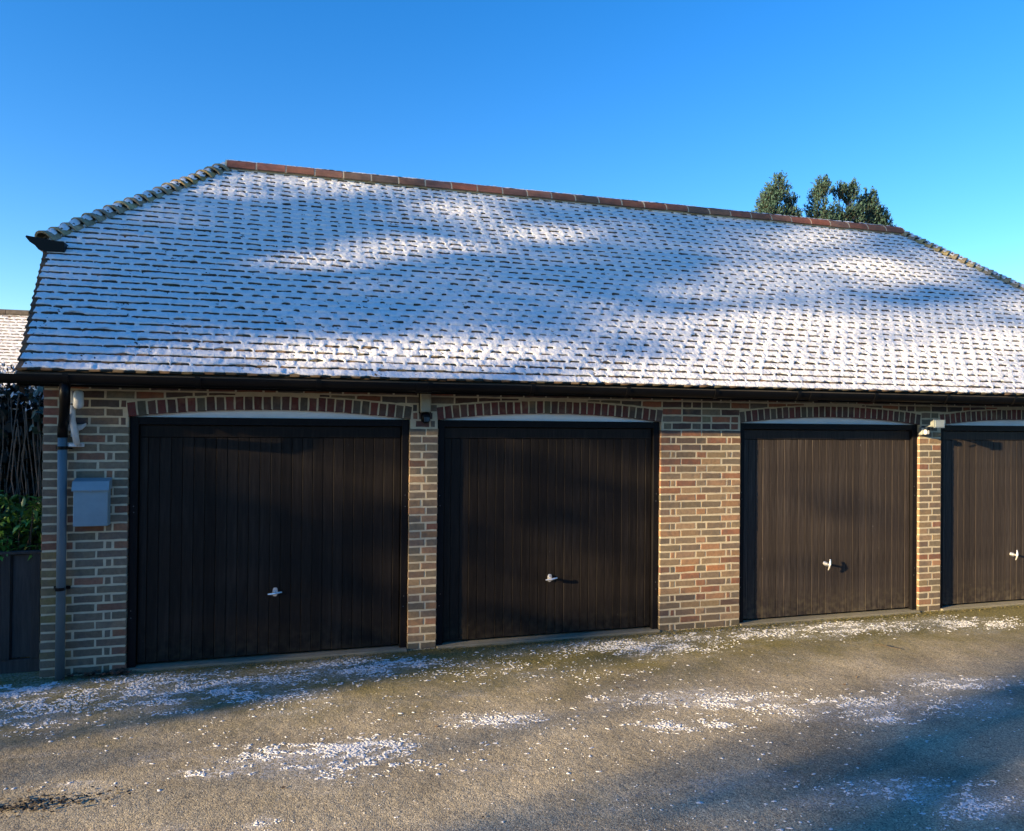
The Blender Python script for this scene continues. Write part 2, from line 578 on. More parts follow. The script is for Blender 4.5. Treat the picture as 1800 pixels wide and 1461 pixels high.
# ------------------------------------------------------------------ garage block: walls
EDGE = [0.0, 2.33, 2.595, 4.87, 5.79, 8.095, 8.40, 10.70]          # door openings, left and right sides
OPEN = [(EDGE[2*i], EDGE[2*i+1]) for i in range(4)]
XL, XR = -0.63, 11.32
ZS, RISE, RING = 2.08, 0.070, 0.118                                # arch springing, rise, ring depth
ZTOP = 2.345
DEEP = .105                                                        # depth of a brick behind the face
garage = thing('garage_block', 'long brick garage block with four dark boarded doors and snowy tiled roof', 'garage', (0, 0, 0))

def arch_z(x, x0, x1, off=0.0):
    h = (x1-x0)/2
    R = (h*h + RISE*RISE)/(2*RISE)
    cx, cz = (x0+x1)/2, ZS + RISE - R
    r = R + off
    return cz + np.sqrt(np.maximum(r*r - (np.asarray(x)-cx)**2, 0))

core = MB()
piers = [(XL, EDGE[0]), (EDGE[1], EDGE[2]), (EDGE[3], EDGE[4]), (EDGE[5], EDGE[6]), (EDGE[7], XR)]
for a, b in piers:
    core.box(a+.006, b-.006, .0012, .23, -.12, 2.40)
for x0, x1 in OPEN:
    n = 24
    xs = np.linspace(x0-.02, x1+.02, n+1)
    poly = [(float(x), float(arch_z(x, x0, x1, .006))) for x in xs] + [(x1+.02, 2.40), (x0-.02, 2.40)]
    core.prism(poly, 'y', .0015, .1)
core.box(XL+.006, XL+.23, .235, 5.1, -.12, 2.34)                      # gable end walls and rear wall
core.box(XR-.23, XR-.006, .235, 5.1, -.12, 2.34)
core.box(XL+.235, XR-.235, 4.9, 5.1, -.12, 2.4)
wall = core.build('wall', 'mortar', garage)

GREYS = [(.185, .150, .105), (.160, .135, .100), (.200, .160, .108), (.145, .122, .095), (.215, .165, .112), (.175, .128, .095)]
REDS = [(.27, .095, .055), (.31, .12, .065), (.22, .085, .055)]
TANS = [(.36, .22, .125), (.31, .205, .12), (.33, .235, .135), (.38, .20, .105)]
OLIVE = [(.26, .20, .065), (.19, .16, .075), (.23, .20, .10)]
PLUM = [(.085, .055, .052), (.075, .06, .06), (.10, .055, .048)]

def palette(x, z, kind):
    r = random.random()
    if z < .02:
        return random.choice([(.12, .105, .07), (.15, .12, .085), (.10, .09, .06)])
    if kind == 'left_quoin':
        if z < .95:
            return random.choice(OLIVE if r < .62 else GREYS)
        return random.choice(REDS if r < .25 else GREYS)
    if kind == 'left':
        return random.choice(REDS if r < .17 else GREYS)
    if kind == 'narrow':
        return random.choice(REDS if r < .14 else (TANS if r < .42 else GREYS))
    if kind == 'middle':
        if z > 1.75:
            return random.choice(REDS if r < .3 else (PLUM if r < .6 else GREYS))
        if z < .3:
            return random.choice(PLUM + REDS[2:] if r < .35 else (GREYS if r < .75 else TANS))
        return random.choice(REDS if r < .14 else (TANS if r < .58 else GREYS))
    if kind == 'band':
        return random.choice(REDS if r < .18 else PLUM if r < .62 else GREYS)
    return random.choice(GREYS)

def brick_geo(poly, depth=DEEP):
    """front polygon (x,z), counter-clockwise -> chamfered brick with a slightly uneven face"""
    Q = []
    for i_ in range(len(poly)):
        a_, b_ = np.array(poly[i_], float), np.array(poly[(i_+1) % len(poly)], float)
        k_ = max(1, int(round(np.linalg.norm(b_-a_)/.055)))
        Q += [a_ + (b_-a_)*j_/k_ for j_ in range(k_)]
    n = len(Q)
    P = np.array(Q)
    P = P + RNG.uniform(-.0024, .0024, P.shape)
    c = P.mean(0)
    ext = np.maximum(np.abs(P - c).max(0), 1e-4)
    ins = P - (P - c)/ext*np.minimum(.0045, ext*.3)
    pr = random.uniform(-.0016, .0002)
    tilt = random.uniform(-.0008, .0008)
    vs = [(p[0], depth, p[1]) for p in P] + [(p[0], .0035, p[1]) for p in P]
    vs += [(p[0], pr + tilt*(p[0]-c[0])/ext[0] + random.uniform(-.0004, .0004), p[1]) for p in ins]
    fs = [tuple(range(n-1, -1, -1))]
    for i in range(n):
        j = (i+1) % n
        fs += [(i, j, n+j, n+i), (n+i, n+j, 2*n+j, 2*n+i)]
    fs.append(tuple(range(2*n, 3*n)))
    return vs, fs

def mean_mix(c, k=.30):
    return tuple(a*(1-k) + b*k for a, b in zip(c, (.225, .168, .105)))
PIECES = []          # (poly, colour, area_in_picture)
def put_brick(poly, col):
    P = np.array(poly)
    q = np.array([project((p[0], 0, p[1]))[:2] for p in P])
    A = .5*abs(np.dot(q[:, 0], np.roll(q[:, 1], 1)) - np.dot(q[:, 1], np.roll(q[:, 0], 1)))
    if q[:, 0].min() > 1020:
        A = 0
    PIECES.append((poly, col, A))

PITCHZ, JO = .0728, .0120
Z0 = -.108
def rows():
    k = 0
    while True:
        zb = Z0 + k*PITCHZ
        if zb > 2.3:
            return
        yield k, zb + JO/2, zb + PITCHZ - JO/2
        k += 1

def lay(x0, x1, widths, zb, zt, kindf):
    x = x0
    s = (x1 - x0)/sum(widths)
    for i, w in enumerate(widths):
        w *= s
        a = x + (0 if i == 0 else JO/2)
        b = x + w - (0 if i == len(widths)-1 else JO/2)
        jx = random.uniform(-.004, .004) if 0 < i else 0
        jz = random.uniform(-.0015, .0015)
        c = kindf(i, (a+b)/2, zb)
        put_brick([(a+jx, zb+jz), (b, zb+jz), (b, zt+jz), (a+jx, zt+jz)], jit(mean_mix(c), .13))
        x += w

MIDORANGE = {}
for k, zb, zt in rows():
    if zt > 2.06:
        continue
    A = k % 2 == 0
    # left pier, middle pier (closers next to the quoin headers), the two narrow piers, right pier
    lay(XL, EDGE[0], [.175, .225, .23] if A else [.235, .225, .058, .112], zb, zt,
        lambda i, x, z: palette(x, z, 'left_quoin') if i == 0 else
        (random.choice(REDS + GREYS[:2]) if (not A and i == 3) else palette(x, z, 'left')))
    def mid(i, x, z):
        if .50 < z < .58 and i in (2, 4):
            return (.42, .15, .06)
        return palette(x, z, 'middle')
    lay(EDGE[3], EDGE[4], [.23]*4 if A else [.108, .055, .225, .115, .225, .055, .105], zb, zt, mid)
    for a, b in ((EDGE[1], EDGE[2]), (EDGE[5], EDGE[6])):
        lay(a, b, [.155, .11] if A else [.112, .15], zb, zt, lambda i, x, z: palette(x, z, 'narrow'))
    lay(EDGE[7], XR, [.23, .225, .175] if A else [.112, .058, .225, .235], zb, zt, lambda i, x, z: palette(x, z, 'left'))

# the courses over the doors, cut to the back of each arch ring
ZB1 = max(zb for k, zb, zt in rows() if zt <= 2.06) + PITCHZ
for r_ in range(6):
    zb, zt = ZB1 + r_*PITCHZ, ZB1 + r_*PITCHZ + PITCHZ - JO
    if zb > 2.36:
        break
    zt = min(zt, 2.362)
    x = XL + (0 if r_ % 2 else -.115)
    while x < XR - .02:
        w = .225 if random.random() < .86 else .1125
        a, b = max(x, XL) + (JO/2 if x > XL else 0), min(x + w - JO/2, XR)
        x += w
        if b - a < .03:
            continue
        # split against every opening
        segs = [(a, b)]
        xs = np.linspace(a, b, 6)
        low = np.full(6, zb)
        for x0, x1 in OPEN:
            inside = (xs > x0 - .012) & (xs < x1 + .012)
            if inside.any():
                top = arch_z(xs, x0, x1, RING + .012)
                low = np.where(inside, np.maximum(low, top), low)
        keep = low < zt - .014
        if keep.sum() < 2:
            continue
        i0, i1 = np.where(keep)[0][[0, -1]]
        if (low[i0:i1+1].max() - zb) < 1e-6:
            poly = [(a if i0 == 0 else xs[i0], zb), (b if i1 == 5 else xs[i1], zb), (xs[i1], zt), (xs[i0], zt)]
        else:
            poly = [(xs[i], low[i]) for i in range(i0, i1+1)] + [(xs[i1], zt), (xs[i0], zt)]
        put_brick([(float(p[0]), float(p[1])) for p in poly], jit(palette((a+b)/2, zb, 'band'), .2))

PIECES.sort(key=lambda p: -p[2])
for poly, c, A in PIECES[:300]:
    vs, fs = brick_geo(poly)
    MB().add(vs, fs, c).build('brick', 'brick', wall)
rest = MB()
for poly, c, A in PIECES[300:]:
    vs, fs = brick_geo(poly)
    rest.add(vs, fs, c)
tag(rest.build('brickwork', 'brick', wall), kind='stuff')

# arch rings of bricks on end, each ring brick its own piece
for di, (x0, x1) in enumerate(OPEN):
    n = 31
    h = (x1-x0)/2
    R = (h*h + RISE*RISE)/(2*RISE)
    cx, cz = (x0+x1)/2, ZS + RISE - R
    half = math.asin(h/R)
    lim = half + .012/R
    for i in range(n):
        t0 = -lim + 2*lim*i/n + .0052/R
        t1 = -lim + 2*lim*(i+1)/n - .0052/R
        j = random.uniform(-.004, .004)
        pt = lambda t, r: (cx + r*math.sin(t), cz + r*math.cos(t))
        poly = [pt(t0, R), pt(t1, R), pt(t1, R+RING+j), pt(t0, R+RING+j)]
        rr = random.random()
        c = (.145, .040, .035) if rr < .5 else ((.105, .05, .042) if rr < .85 else (.10, .080, .060))
        vs, fs = brick_geo(poly, .1)
        MB().add(vs, fs, jit(c, .25)).build('arch_brick', 'brick', wall)

# white boards that close the arch heads
for x0, x1 in OPEN:
    xs = np.linspace(x0+.004, x1-.004, 20)
    poly = [(x0+.004, ZS-.03), (x1-.004, ZS-.03)] + [(float(x), float(arch_z(x, x0, x1, .004))) for x in xs[::-1]]
    MB().prism(poly, 'y', .05, .075).build('arch_panel', 'white_panel', garage)

# ------------------------------------------------------------------ doors
JW = .066
def board_mesh(w, z0, z1, wm, c=.0035):
    m = MB()
    poly = [(-w/2, .02), (-w/2, c), (-w/2+c, 0), (w/2-c, 0), (w/2, c), (w/2, .02)]
    m.prism(poly, 'z', z0, z1)
    return m.mesh('door_board', wm)

def handle_mesh():
    m = MB()
    # rounded back plate
    ring, n = [], 20
    for k in range(n):
        t = 2*PI*k/n
        sx = .022*abs(math.cos(t))**.7*math.copysign(1, math.cos(t))
        sz = .038*abs(math.sin(t))**.7*math.copysign(1, math.sin(t))
        ring.append((sx, sz))
    m.prism(ring, 'y', 0, -.006)
    m.prism([(x*.8, z*.85) for x, z in ring], 'y', -.006, -.016)
    m.tube([(0, -.014, 0), (0, -.058, 0)], [.013, .011], 12)
    m.tube([(-.058, -.056, -.010), (-.03, -.064, -.006), (0, -.068, 0), (.03, -.064, .006), (.058, -.056, .010)], [.006, .009, .012, .009, .006], 10)
    return m.mesh('handle', 'chrome', smooth=False)

HM = handle_mesh()
SCREW = MB().tube([(0, 0, 0), (0, -.0025, 0)], [.0045, .004], 8).mesh('screw', mat('dull screw', (.16, .16, .16), .5, metal=.6))
bm_cache = {}
for di, (x0, x1) in enumerate(OPEN):
    door = MB().box(x0+JW+.004, x1-JW-.004, .092, .11, .012, 2.0).build('garage_door', 'frame', garage)
    fr = MB()
    fr.cbox(x0+.003, x0+JW, .030, .125, -.03, ZS-.001, .003)
    fr.cbox(x1-JW, x1-.003, .030, .125, -.03, ZS-.001, .003)
    fr.cbox(x0+JW+.0005, x1-JW-.0005, .031, .124, ZS-.066, ZS-.002, .003)
    fr.build('door_frame', 'frame', door)
    a, b = x0+JW+.007, x1-JW-.007
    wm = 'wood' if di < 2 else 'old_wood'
    ztop = 1.905
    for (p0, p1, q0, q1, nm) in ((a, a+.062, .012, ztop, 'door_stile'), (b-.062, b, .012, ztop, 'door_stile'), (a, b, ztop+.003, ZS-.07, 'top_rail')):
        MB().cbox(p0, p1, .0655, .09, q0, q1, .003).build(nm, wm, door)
    n = round((b-a-.128)/.0875)
    w = (b-a-.128)/n
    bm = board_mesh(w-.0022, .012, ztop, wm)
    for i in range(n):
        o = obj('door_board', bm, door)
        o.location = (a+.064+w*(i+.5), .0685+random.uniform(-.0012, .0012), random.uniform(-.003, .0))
    hx = [1.17, 3.72, 6.906, 9.53][di]
    ho = obj('handle', HM, door)
    ho.location = (hx, .069, .55)
    ho.rotation_euler = (0, [0.06, .05, -1.2, -1.25][di], 0)
    for xx in (x0+JW*.5, x1-JW*.5):
        for zz in (.38+random.uniform(-.03, .03), .46, 1.28, 1.36+random.uniform(-.03, .03)):
            s = obj('screw', SCREW, door)
            s.location = (xx+random.uniform(-.008, .008), .030, zz)
    # strip of concrete under the door
    MB().cbox(x0+.004, x1-.004, -.026-.006*random.random(), .14, -.12, -.012, .006).build('threshold', 'concrete', garage)

# ------------------------------------------------------------------ roof
YE, ZE, YR = -.37, 2.402, 2.556
TANP = .8957
PHI = math.atan(TANP)
SL = (YR-YE)/math.cos(PHI)
NR = 37
GA = SL/NR
XC = 5.345
YF = 1.10                                                            # where the half hips start
def hip_left(y):
    y = np.asarray(y, float)
    return np.where(y < YF, -.704 - .164*(y-YE), -.955 + (y-YF)*(1.455/(YR-YF)))
def hip_right(y):
    return 2*XC - hip_left(y)
def on_roof(u, d, h):
    u, d, h = np.broadcast_arrays(u, d, h)
    return np.stack([u, YE + d*math.cos(PHI) - h*math.sin(PHI), ZE + d*math.sin(PHI) + h*math.cos(PHI)], -1)
zroof = lambda y: ZE + (y-YE)*TANP
yb_ = 2*YR - YE
deck = MB()
v = [(-.704, YE, ZE), (2*XC+.704, YE, ZE), (2*XC+.955, YF, zroof(YF)), (2*XC-.5, YR, zroof(YR)), (.5, YR, zroof(YR)), (-.955, YF, zroof(YF)),
     (-.704, yb_, ZE), (2*XC+.704, yb_, ZE), (2*XC+.955, 2*YR-YF, zroof(YF)), (-.955, 2*YR-YF, zroof(YF))]
deck.add(v + [(x, y, z-.05) for x, y, z in v],
         [(0, 1, 2, 3, 4, 5), (6, 9, 4, 3, 8, 7), (5, 4, 9), (2, 8, 3)] + [tuple(i+10 for i in q) for q in ((0, 1, 2, 3, 4, 5), (6, 9, 4, 3, 8, 7), (5, 4, 9), (2, 8, 3))]
         + [(0, 1, 11, 10), (6, 7, 17, 16), (0, 5, 15, 10), (1, 2, 12, 11), (5, 9, 19, 15), (2, 8, 18, 12), (6, 9, 19, 16), (7, 8, 18, 17)], (.05, .042, .035))
roof = deck.build('roof', 'tile', garage)

TILEC = [(.070, .050, .038), (.055, .045, .036), (.085, .055, .040), (.048, .044, .036), (.065, .058, .040), (.095, .062, .045)]
TW, TL, TT = .165, .19, .016
def tile_local(w):
    """plain tile, tail at y=0"""
    vs = [(-w/2, 0, 0), (w/2, 0, 0), (w/2, TL, 0), (-w/2, TL, 0), (-w/2, 0, -TT), (w/2, 0, -TT), (w/2, TL, -TT), (-w/2, TL, -TT)]
    fs = [(0, 1, 2, 3), (7, 6, 5, 4), (4, 5, 1, 0), (5, 6, 2, 1), (6, 7, 3, 2), (7, 4, 0, 3)]
    return np.array(vs), fs
TV, TF = tile_local(1.0)
TAILH, HEADH = .044, .018
tilt = math.atan((TAILH-HEADH)/TL)
specs = []
for i in range(-1, NR):
    d = max(i, 0)*GA
    y = YE + d*math.cos(PHI)
    xl, xr = float(hip_left(y)), float(hip_right(y))
    x = xl - (TW/2 if i % 2 else 0)
    while x < xr - .01:
        a, b = max(x, xl), min(x+TW, xr)
        x += TW
        if b - a < .02:
            continue
        under = i < 0
        specs.append(((a+b)/2, d + random.uniform(-.003, .003) + (.016 if under else 0), b-a-.003, (-.0190 if under else 0) + random.uniform(-.0025, .0025), random.uniform(-.01, .01), random.randrange(6)))
def tile_pos(s):
    u, d, w, h, rot, c = s
    return on_roof(u, d, TAILH+h)
def tile_matrix(s):
    u, d, w, h, rot, c = s
    p = on_roof(u, d, TAILH+h)
    return Matrix.Translation(p.tolist()) @ Matrix.Rotation(PHI-tilt, 4, 'X') @ Matrix.Rotation(rot, 4, 'Z') @ Matrix.Diagonal((w, 1, 1, 1))
def vis_rank(s):
    p = tile_pos(s)
    X, Y, Z = project(p)
    return Z if 0 < X < 1018 else 99
specs.sort(key=vis_rank)
tile_me = []
for c in TILEC:
    tile_me.append(np_mesh('roof_tile', TV, np.array([f for f in TF if len(f) == 4]), 'tile', np.tile(np.array([*c]), (len(TV), 1))))
for s in specs[:300]:
    o = obj('roof_tile', tile_me[s[5]], roof)
    o.matrix_local = tile_matrix(s)
def tile_stack(mats, cols):
    V, F, C = [], [], []
    tf = np.array(TF)
    for k, (M, c) in enumerate(zip(mats, cols)):
        A = np.array(M)
        V.append(TV @ A[:3, :3].T + A[:3, 3])
        F.append(tf + k*len(TV))
        C.append(np.tile(np.array(jit(c, .2)), (len(TV), 1)))
    return np.concatenate(V), np.concatenate(F), np.concatenate(C)
mats = [tile_matrix(s) for s in specs[300:]]
cols = [TILEC[s[5]] for s in specs[300:]]
# the half-hip slopes at both ends
for sgn in (-1, 1):
    rise, run = zroof(YR)-zroof(YF), 1.455
    ph = math.atan2(rise, run)
    nrow = int(math.hypot(rise, run)/GA)
    for i in range(nrow):
        d = i*GA
        x = -.955 + d*math.cos(ph)
        z = zroof(YF) + d*math.sin(ph)
        yy = YF + (YR-YF)*(d*math.cos(ph)/run)
        t = yy - (TW/2 if i % 2 else 0)
        while t < 2*YR-yy:
            a, b = max(t, yy), min(t+TW, 2*YR-yy)
            t += TW
            if b-a < .02:
                continue
            X = x if sgn < 0 else 2*XC-x
            base = Matrix.Translation((X, (a+b)/2, z)) @ Matrix.Rotation(-PI/2 if sgn < 0 else PI/2, 4, 'Z')
            mats.append(base @ Matrix.Rotation(ph-tilt, 4, 'X') @ Matrix.Translation((0, 0, TAILH)) @ Matrix.Diagonal((b-a-.003, 1, 1, 1)))
            cols.append(random.choice(TILEC))
V, F, C = tile_stack(mats, cols)
tag(obj('roof_tiling', np_mesh('roof_tiling', V, F, 'tile', C), roof), kind='stuff')

# snow lying on every course; the tails of the tiles stay bare in dashes
def snow_courses(NRows, gauge, pos, span, du, seed, bare, thick=.008, x_first=lambda d: 0.0):
    VV, FF, off = [], [], 0
    for i in range(NRows):
        d0, d1 = i*gauge, (i+1)*gauge
        xl, xr = span(d0)
        n = max(4, int((xr-xl)/du))
        u = np.linspace(xl, xr, n)
        k = seed + i*7.31
        bb = bare(u, i)
        # bridging: 1 = snow hangs over the tail (mostly at the joints between tiles), 0 = it stops short of it
        ph = (u - x_first(d0))/TW + (.5 if i % 2 else 0)
        tid = np.floor(ph)
        rnd = np.modf(np.abs(np.sin((tid*3.7 + i*19.19 + seed)*12.9898)*43758.5453))[0]
        away = np.abs(2*(ph - tid) - 1)
        half = bb + .50*(rnd-.5) + .30*(vnoise(u/.034, k+1)-.5) + .22*(vnoise(u/.018, k+6)-.5)
        br = np.clip((away - half)/.16 + .5, 0, 1)
        setback = (.004 + .026*vnoise(u/.06, k+3)*vnoise(u/.21, k+4))
        th = thick*(.55 + .9*vnoise(u/.05, k+5)) + .004*(vnoise(u/.017, k+9)-.5)
        def top(d):                       # height of the tile surface of this course at slope distance d
            return TAILH + (HEADH-TAILH)*(d-d0)/TL
        rough = lambda q: .0075*(vnoise(u/.019, k+q)-.5) + .005*(vnoise(u/.05, k+q+30)-.5)
        gr = lambda a: RNG.normal(0, a, n)                    # crumbly surface
        def run(d, q, a=.0017):
            return (d + 0*u + gr(.002), top(d) + th + rough(q) + gr(a))
        span_ = d1 - d0
        prof = [(d1+.012 + 0*u, top(d1) - .004 + 0*u),
                (d1-.004 + 0*u, top(d1) + th*.6 + rough(11)),
                run(d1-.17*span_, 12), run(d1-.31*span_, 13), run(d1-.45*span_, 14), run(d1-.58*span_, 16), run(d0+.28*span_, 17),
                ((d0+setback+.006)*(1-br) + (d0+.002)*br, top(d0) + th*.9 + rough(15) + gr(.001)),
                ((d0+setback)*(1-br) + (d0-.010)*br + gr(.0012), (top(d0)-.001)*(1-br) + (top(d0)-.006+th*.5)*br),
                ((d0+setback)*(1-br) + (d0-.016)*br, (top(d0)-.004)*(1-br) + (TAILH-.026)*br)]
        m = len(prof)
        P = np.stack([pos(u, dd + 0*u, hh) for dd, hh in prof], 1)        # n, m, 3
        VV.append(P.reshape(-1, 3))
        a = (np.arange(n-1)[:, None]*m + np.arange(m-1)[None, :]).ravel() + off
        FF.append(np.stack([a, a+1, a+m+1, a+m], -1))
        off += n*m
    return np.concatenate(VV), np.concatenate(FF)

def bare_main(u, i):
    b = .53 + .42*np.clip((5-i)/4, 0, 1) + .45*np.clip((1.6-u)/2.2, 0, 1)*(i < 26) - .05*(i > 28) + (2 if i == 0 else 0)
    return b + .25*(vnoise2(u/1.3, np.full(len(u), i*.23), 5)-.5)
def span_main(d):
    y = YE + d*math.cos(PHI)
    e = .018 if y < YF else .06
    return float(hip_left(y)) + e + random.uniform(0, .025), float(hip_right(y)) - e
V, F = snow_courses(NR, GA, on_roof, span_main, .0125, 1, bare_main, x_first=lambda d: float(hip_left(YE + d*math.cos(PHI))))
tag(obj('roof_snow', np_mesh('roof_snow', V, F, 'snow', smooth=True), roof), kind='stuff')

# ridge tiles
RX0, RX1, RZ = .495, 10.195, zroof(YR) + .005
nr = 29
rl = (RX1-RX0)/nr
RC = [(.30, .105, .06), (.26, .095, .055), (.20, .10, .068), (.28, .115, .07), (.15, .10, .075)]
def ridge_arc(r, h, n=8):
    a_ = [(YR + r*math.sin(t), RZ + h + r*.74*math.cos(t)) for t in np.linspace(-1.25, 1.25, n)]
    return [(YR - r - .012, RZ + h - .018)] + a_ + [(YR + r + .012, RZ + h - .018)]
for i in range(nr):
    a, b = RX0 + i*rl + .008, RX0 + (i+1)*rl - .008
    dz = random.uniform(-.006, .006)
    outer, inner = ridge_arc(.135, dz), ridge_arc(.118, dz)
    MB().prism(outer + inner[::-1], 'x', a, b, jit(random.choice(RC), .2)).build('ridge_tile', 'ridge', roof)
mj = MB()
for i in range(nr+1):
    xx = RX0 + i*rl
    arc = ridge_arc(.132, .001)
    mj.prism(arc + ridge_arc(.09, 0)[::-1], 'x', xx-.012, xx+.012)
mj.box(RX0+.01, RX1-.01, YR-.10, YR+.10, RZ-.10, RZ+.02)
mj.build('ridge_mortar', 'mortar', roof)
u = np.arange(RX0, RX1, .012)
prof = []
for q, t in enumerate(np.linspace(-.62, .55, 7)):
    hh = .010*(vnoise(u/.03, 70+q) + vnoise(u/.11, 80+q) - .92) - .012*abs(t)**2 + .003
    r = .135 + hh
    prof.append(np.stack([u, YR + r*math.sin(t), RZ + .004 + r*.74*math.cos(t)], -1))
P = np.stack(prof, 1)
a = (np.arange(len(u)-1)[:, None]*7 + np.arange(6)[None, :]).ravel()
tag(obj('ridge_snow', np_mesh('ridge_snow', P.reshape(-1, 3), np.stack([a, a+1, a+8, a+7], -1), 'snow', smooth=True), roof), kind='stuff')

# bonnet tiles down the hips
def bonnets(sgn):
    top = np.array([.5, YR, zroof(YR)])
    foot = np.array([-.955, YF, zroof(YF)])
    if sgn > 0:
        top[0], foot[0] = 2*XC-top[0], 2*XC-foot[0]
    h = foot - top
    Lh = np.linalg.norm(h)
    h /= Lh
    n = 19
    up = np.array([0, 0, 1.]) - h*h[2]
    up /= np.linalg.norm(up)
    lat = np.cross(h, up)
    for i in range(n):
        tail = foot - h*(i*Lh/n - .01)
        vs, fs = [], []
        m = 9
        jr = random.uniform(-.006, .006)
        stations = [(0, .128+jr, .012), (.05, .112+jr, .010), (.11, .092+jr, 0), (.19, .066, -.014)]
        for (s, r, lift) in stations:
            for rr in (r, r-.022):
                for t in np.linspace(-1.45, 1.45, m):
                    vs.append(tail - h*s + lat*rr*1.08*math.sin(t) + up*(rr*.95*math.cos(t) - .028 + lift))
        for k in range(len(stations)-1):
            for e in (0, m):
                for q in range(m-1):
                    A = k*2*m + e + q
                    fs.append((A, A+1, A+2*m+1, A+2*m))
        for q in range(m-1):
            fs.append((q, q+1, m+q+1, m+q))
        c = random.choice([(.36, .30, .19), (.31, .265, .175), (.40, .33, .19), (.27, .24, .18)])
        if 3 <= n-i <= 6:
            c = (.40, .30, .13)
        MB().add(vs, fs, jit(c, .2)).build('bonnet_tile', 'bonnet', roof)
bonnets(-1)
bonnets(1)
# drifted snow in the lap of each bonnet
sv = MB()
for sgn in (-1, 1):
    for i in range(19):
        t = (i+.45)/19
        c = np.array([-.955 + 1.455*t, YF + (YR-YF)*t, zroof(YF) + (zroof(YR)-zroof(YF))*t + .092])
        if sgn > 0:
            c[0] = 2*XC - c[0]
        c += np.array([.05*-sgn*.2, -.05, -.02])
        ring = []
        for k in range(10):
            w = 2*PI*k/10
            r = random.uniform(.7, 1.1)
            ring.append(c + np.array([.060*r*math.cos(w), .075*r*math.sin(w), .055*r*math.sin(w) - .02*abs(math.cos(w))]))
        sv.add(ring + [c + np.array([0, -.012, .018])], [(k, (k+1) % 10, 10) for k in range(10)])
tag(sv.build('hip_snow', 'snow', roof, smooth=True), kind='stuff')

# boxed end and gutter of the half hips
for sgn in (-1, 1):
    fx = lambda x: x if sgn < 0 else 2*XC-x
    zf = zroof(YF)
    prof = [(-.735, zf-.045), (-1.045, zf-.004), (-1.05, zf-.018), (-1.015, zf-.062), (-.975, zf-.088), (-.945, zf-.125), (-.90, zf-.14), (-.735, zf-.135)]
    prof = [(fx(x), z) for x, z in prof]
    MB().prism(prof, 'y', YF-.23, 2*YR-YF+.23).build('hip_gutter', 'black', garage)
    # barge along the sloping verge
    e = .015
    bg = MB()
    A = [(hip_left(YE)+e, YE+.03, ZE-.02), (hip_left(YF)+e, YF, zroof(YF)-.02)]
    q = []
    for (x, y, z) in A:
        q += [(fx(float(x)), y, z), (fx(float(x)), y, z-.13), (fx(float(x)+.03), y, z-.13), (fx(float(x)+.03), y, z)]
    bg.add(q, [(0, 1, 5, 4), (1, 2, 6, 5), (2, 3, 7, 6), (3, 0, 4, 7), (0, 3, 2, 1), (4, 5, 6, 7)])
    bg.build('verge_board', 'fascia', garage)
    g = MB()
    xg = fx(XL+.1)
    g.add([(xg, .25, 2.35), (xg, 2*YR-.25, 2.35), (xg, 2*YR-YF, zf-.12), (xg, YF, zf-.12),
           (xg+.1*sgn*-1, .25, 2.35), (xg+.1*sgn*-1, 2*YR-.25, 2.35), (xg+.1*sgn*-1, 2*YR-YF, zf-.12), (xg+.1*sgn*-1, YF, zf-.12)],
          [(0, 1, 2, 3), (7, 6, 5, 4), (0, 3, 7, 4), (1, 2, 6, 5), (2, 3, 7, 6), (0, 1, 5, 4)])
    g.build('gable', 'house', garage)

# fascia, soffit, gutter with brackets, downpipe
MB().box(XL-.08, XR+.08, -.330, -.308, 2.305, 2.425).build('fascia', 'fascia', garage)
MB().box(XL-.08, XR+.08, -.3075, .0025, 2.352, 2.366).build('soffit', 'fascia', garage)
gp = []
gyc, gzt, gr = -.400, 2.390, .060
for t in np.linspace(0, PI, 13):
    gp.append((gyc - gr*math.cos(t), gzt - .072*math.sin(t)))
gin = [(gyc - (gr-.004)*math.cos(t), gzt - .068*math.sin(t)) for t in np.linspace(PI, 0, 13)]
gutter = MB().prism(gp + gin, 'x', -.80, 2*XC+.80).build('gutter', 'black', garage)
cap = [(gyc - (gr+.002)*math.cos(t), gzt - .074*math.sin(t)) for t in np.linspace(0, PI, 13)]
for xx in (-.803, 2*XC+.800):
    MB().prism(cap, 'x', xx, xx+.003).build('gutter_end', 'black', gutter)
brk = MB()
outer = [(gyc - .067*math.cos(t), gzt - .080*math.sin(t)) for t in np.linspace(-.12, PI, 12)]
inner = [(gyc - .0605*math.cos(t), gzt - .0725*math.sin(t)) for t in np.linspace(PI, -.12, 12)]
brk.prism(outer + inner, 'x', -.02, .02)
brk.box(-.016, .016, -.342, -.3305, 2.32, 2.39)
bme = brk.mesh('gutter_bracket', 'black')
for i in range(13):
    o = obj('gutter_bracket', bme, gutter)
    o.location = (-.35 + i*.93, 0, 0)
unm = MB().prism([(gyc - .066*math.cos(t), gzt - .079*math.sin(t)) for t in np.linspace(0, PI, 12)] + [(gyc - .0605*math.cos(t), gzt - .0725*math.sin(t)) for t in np.linspace(PI, 0, 12)], 'x', -.06, .06).mesh('gutter_joint', 'black')
for xx in (2.38, 6.35, 10.2):
    obj('gutter_joint', unm, gutter).location = (xx, 0, 0)

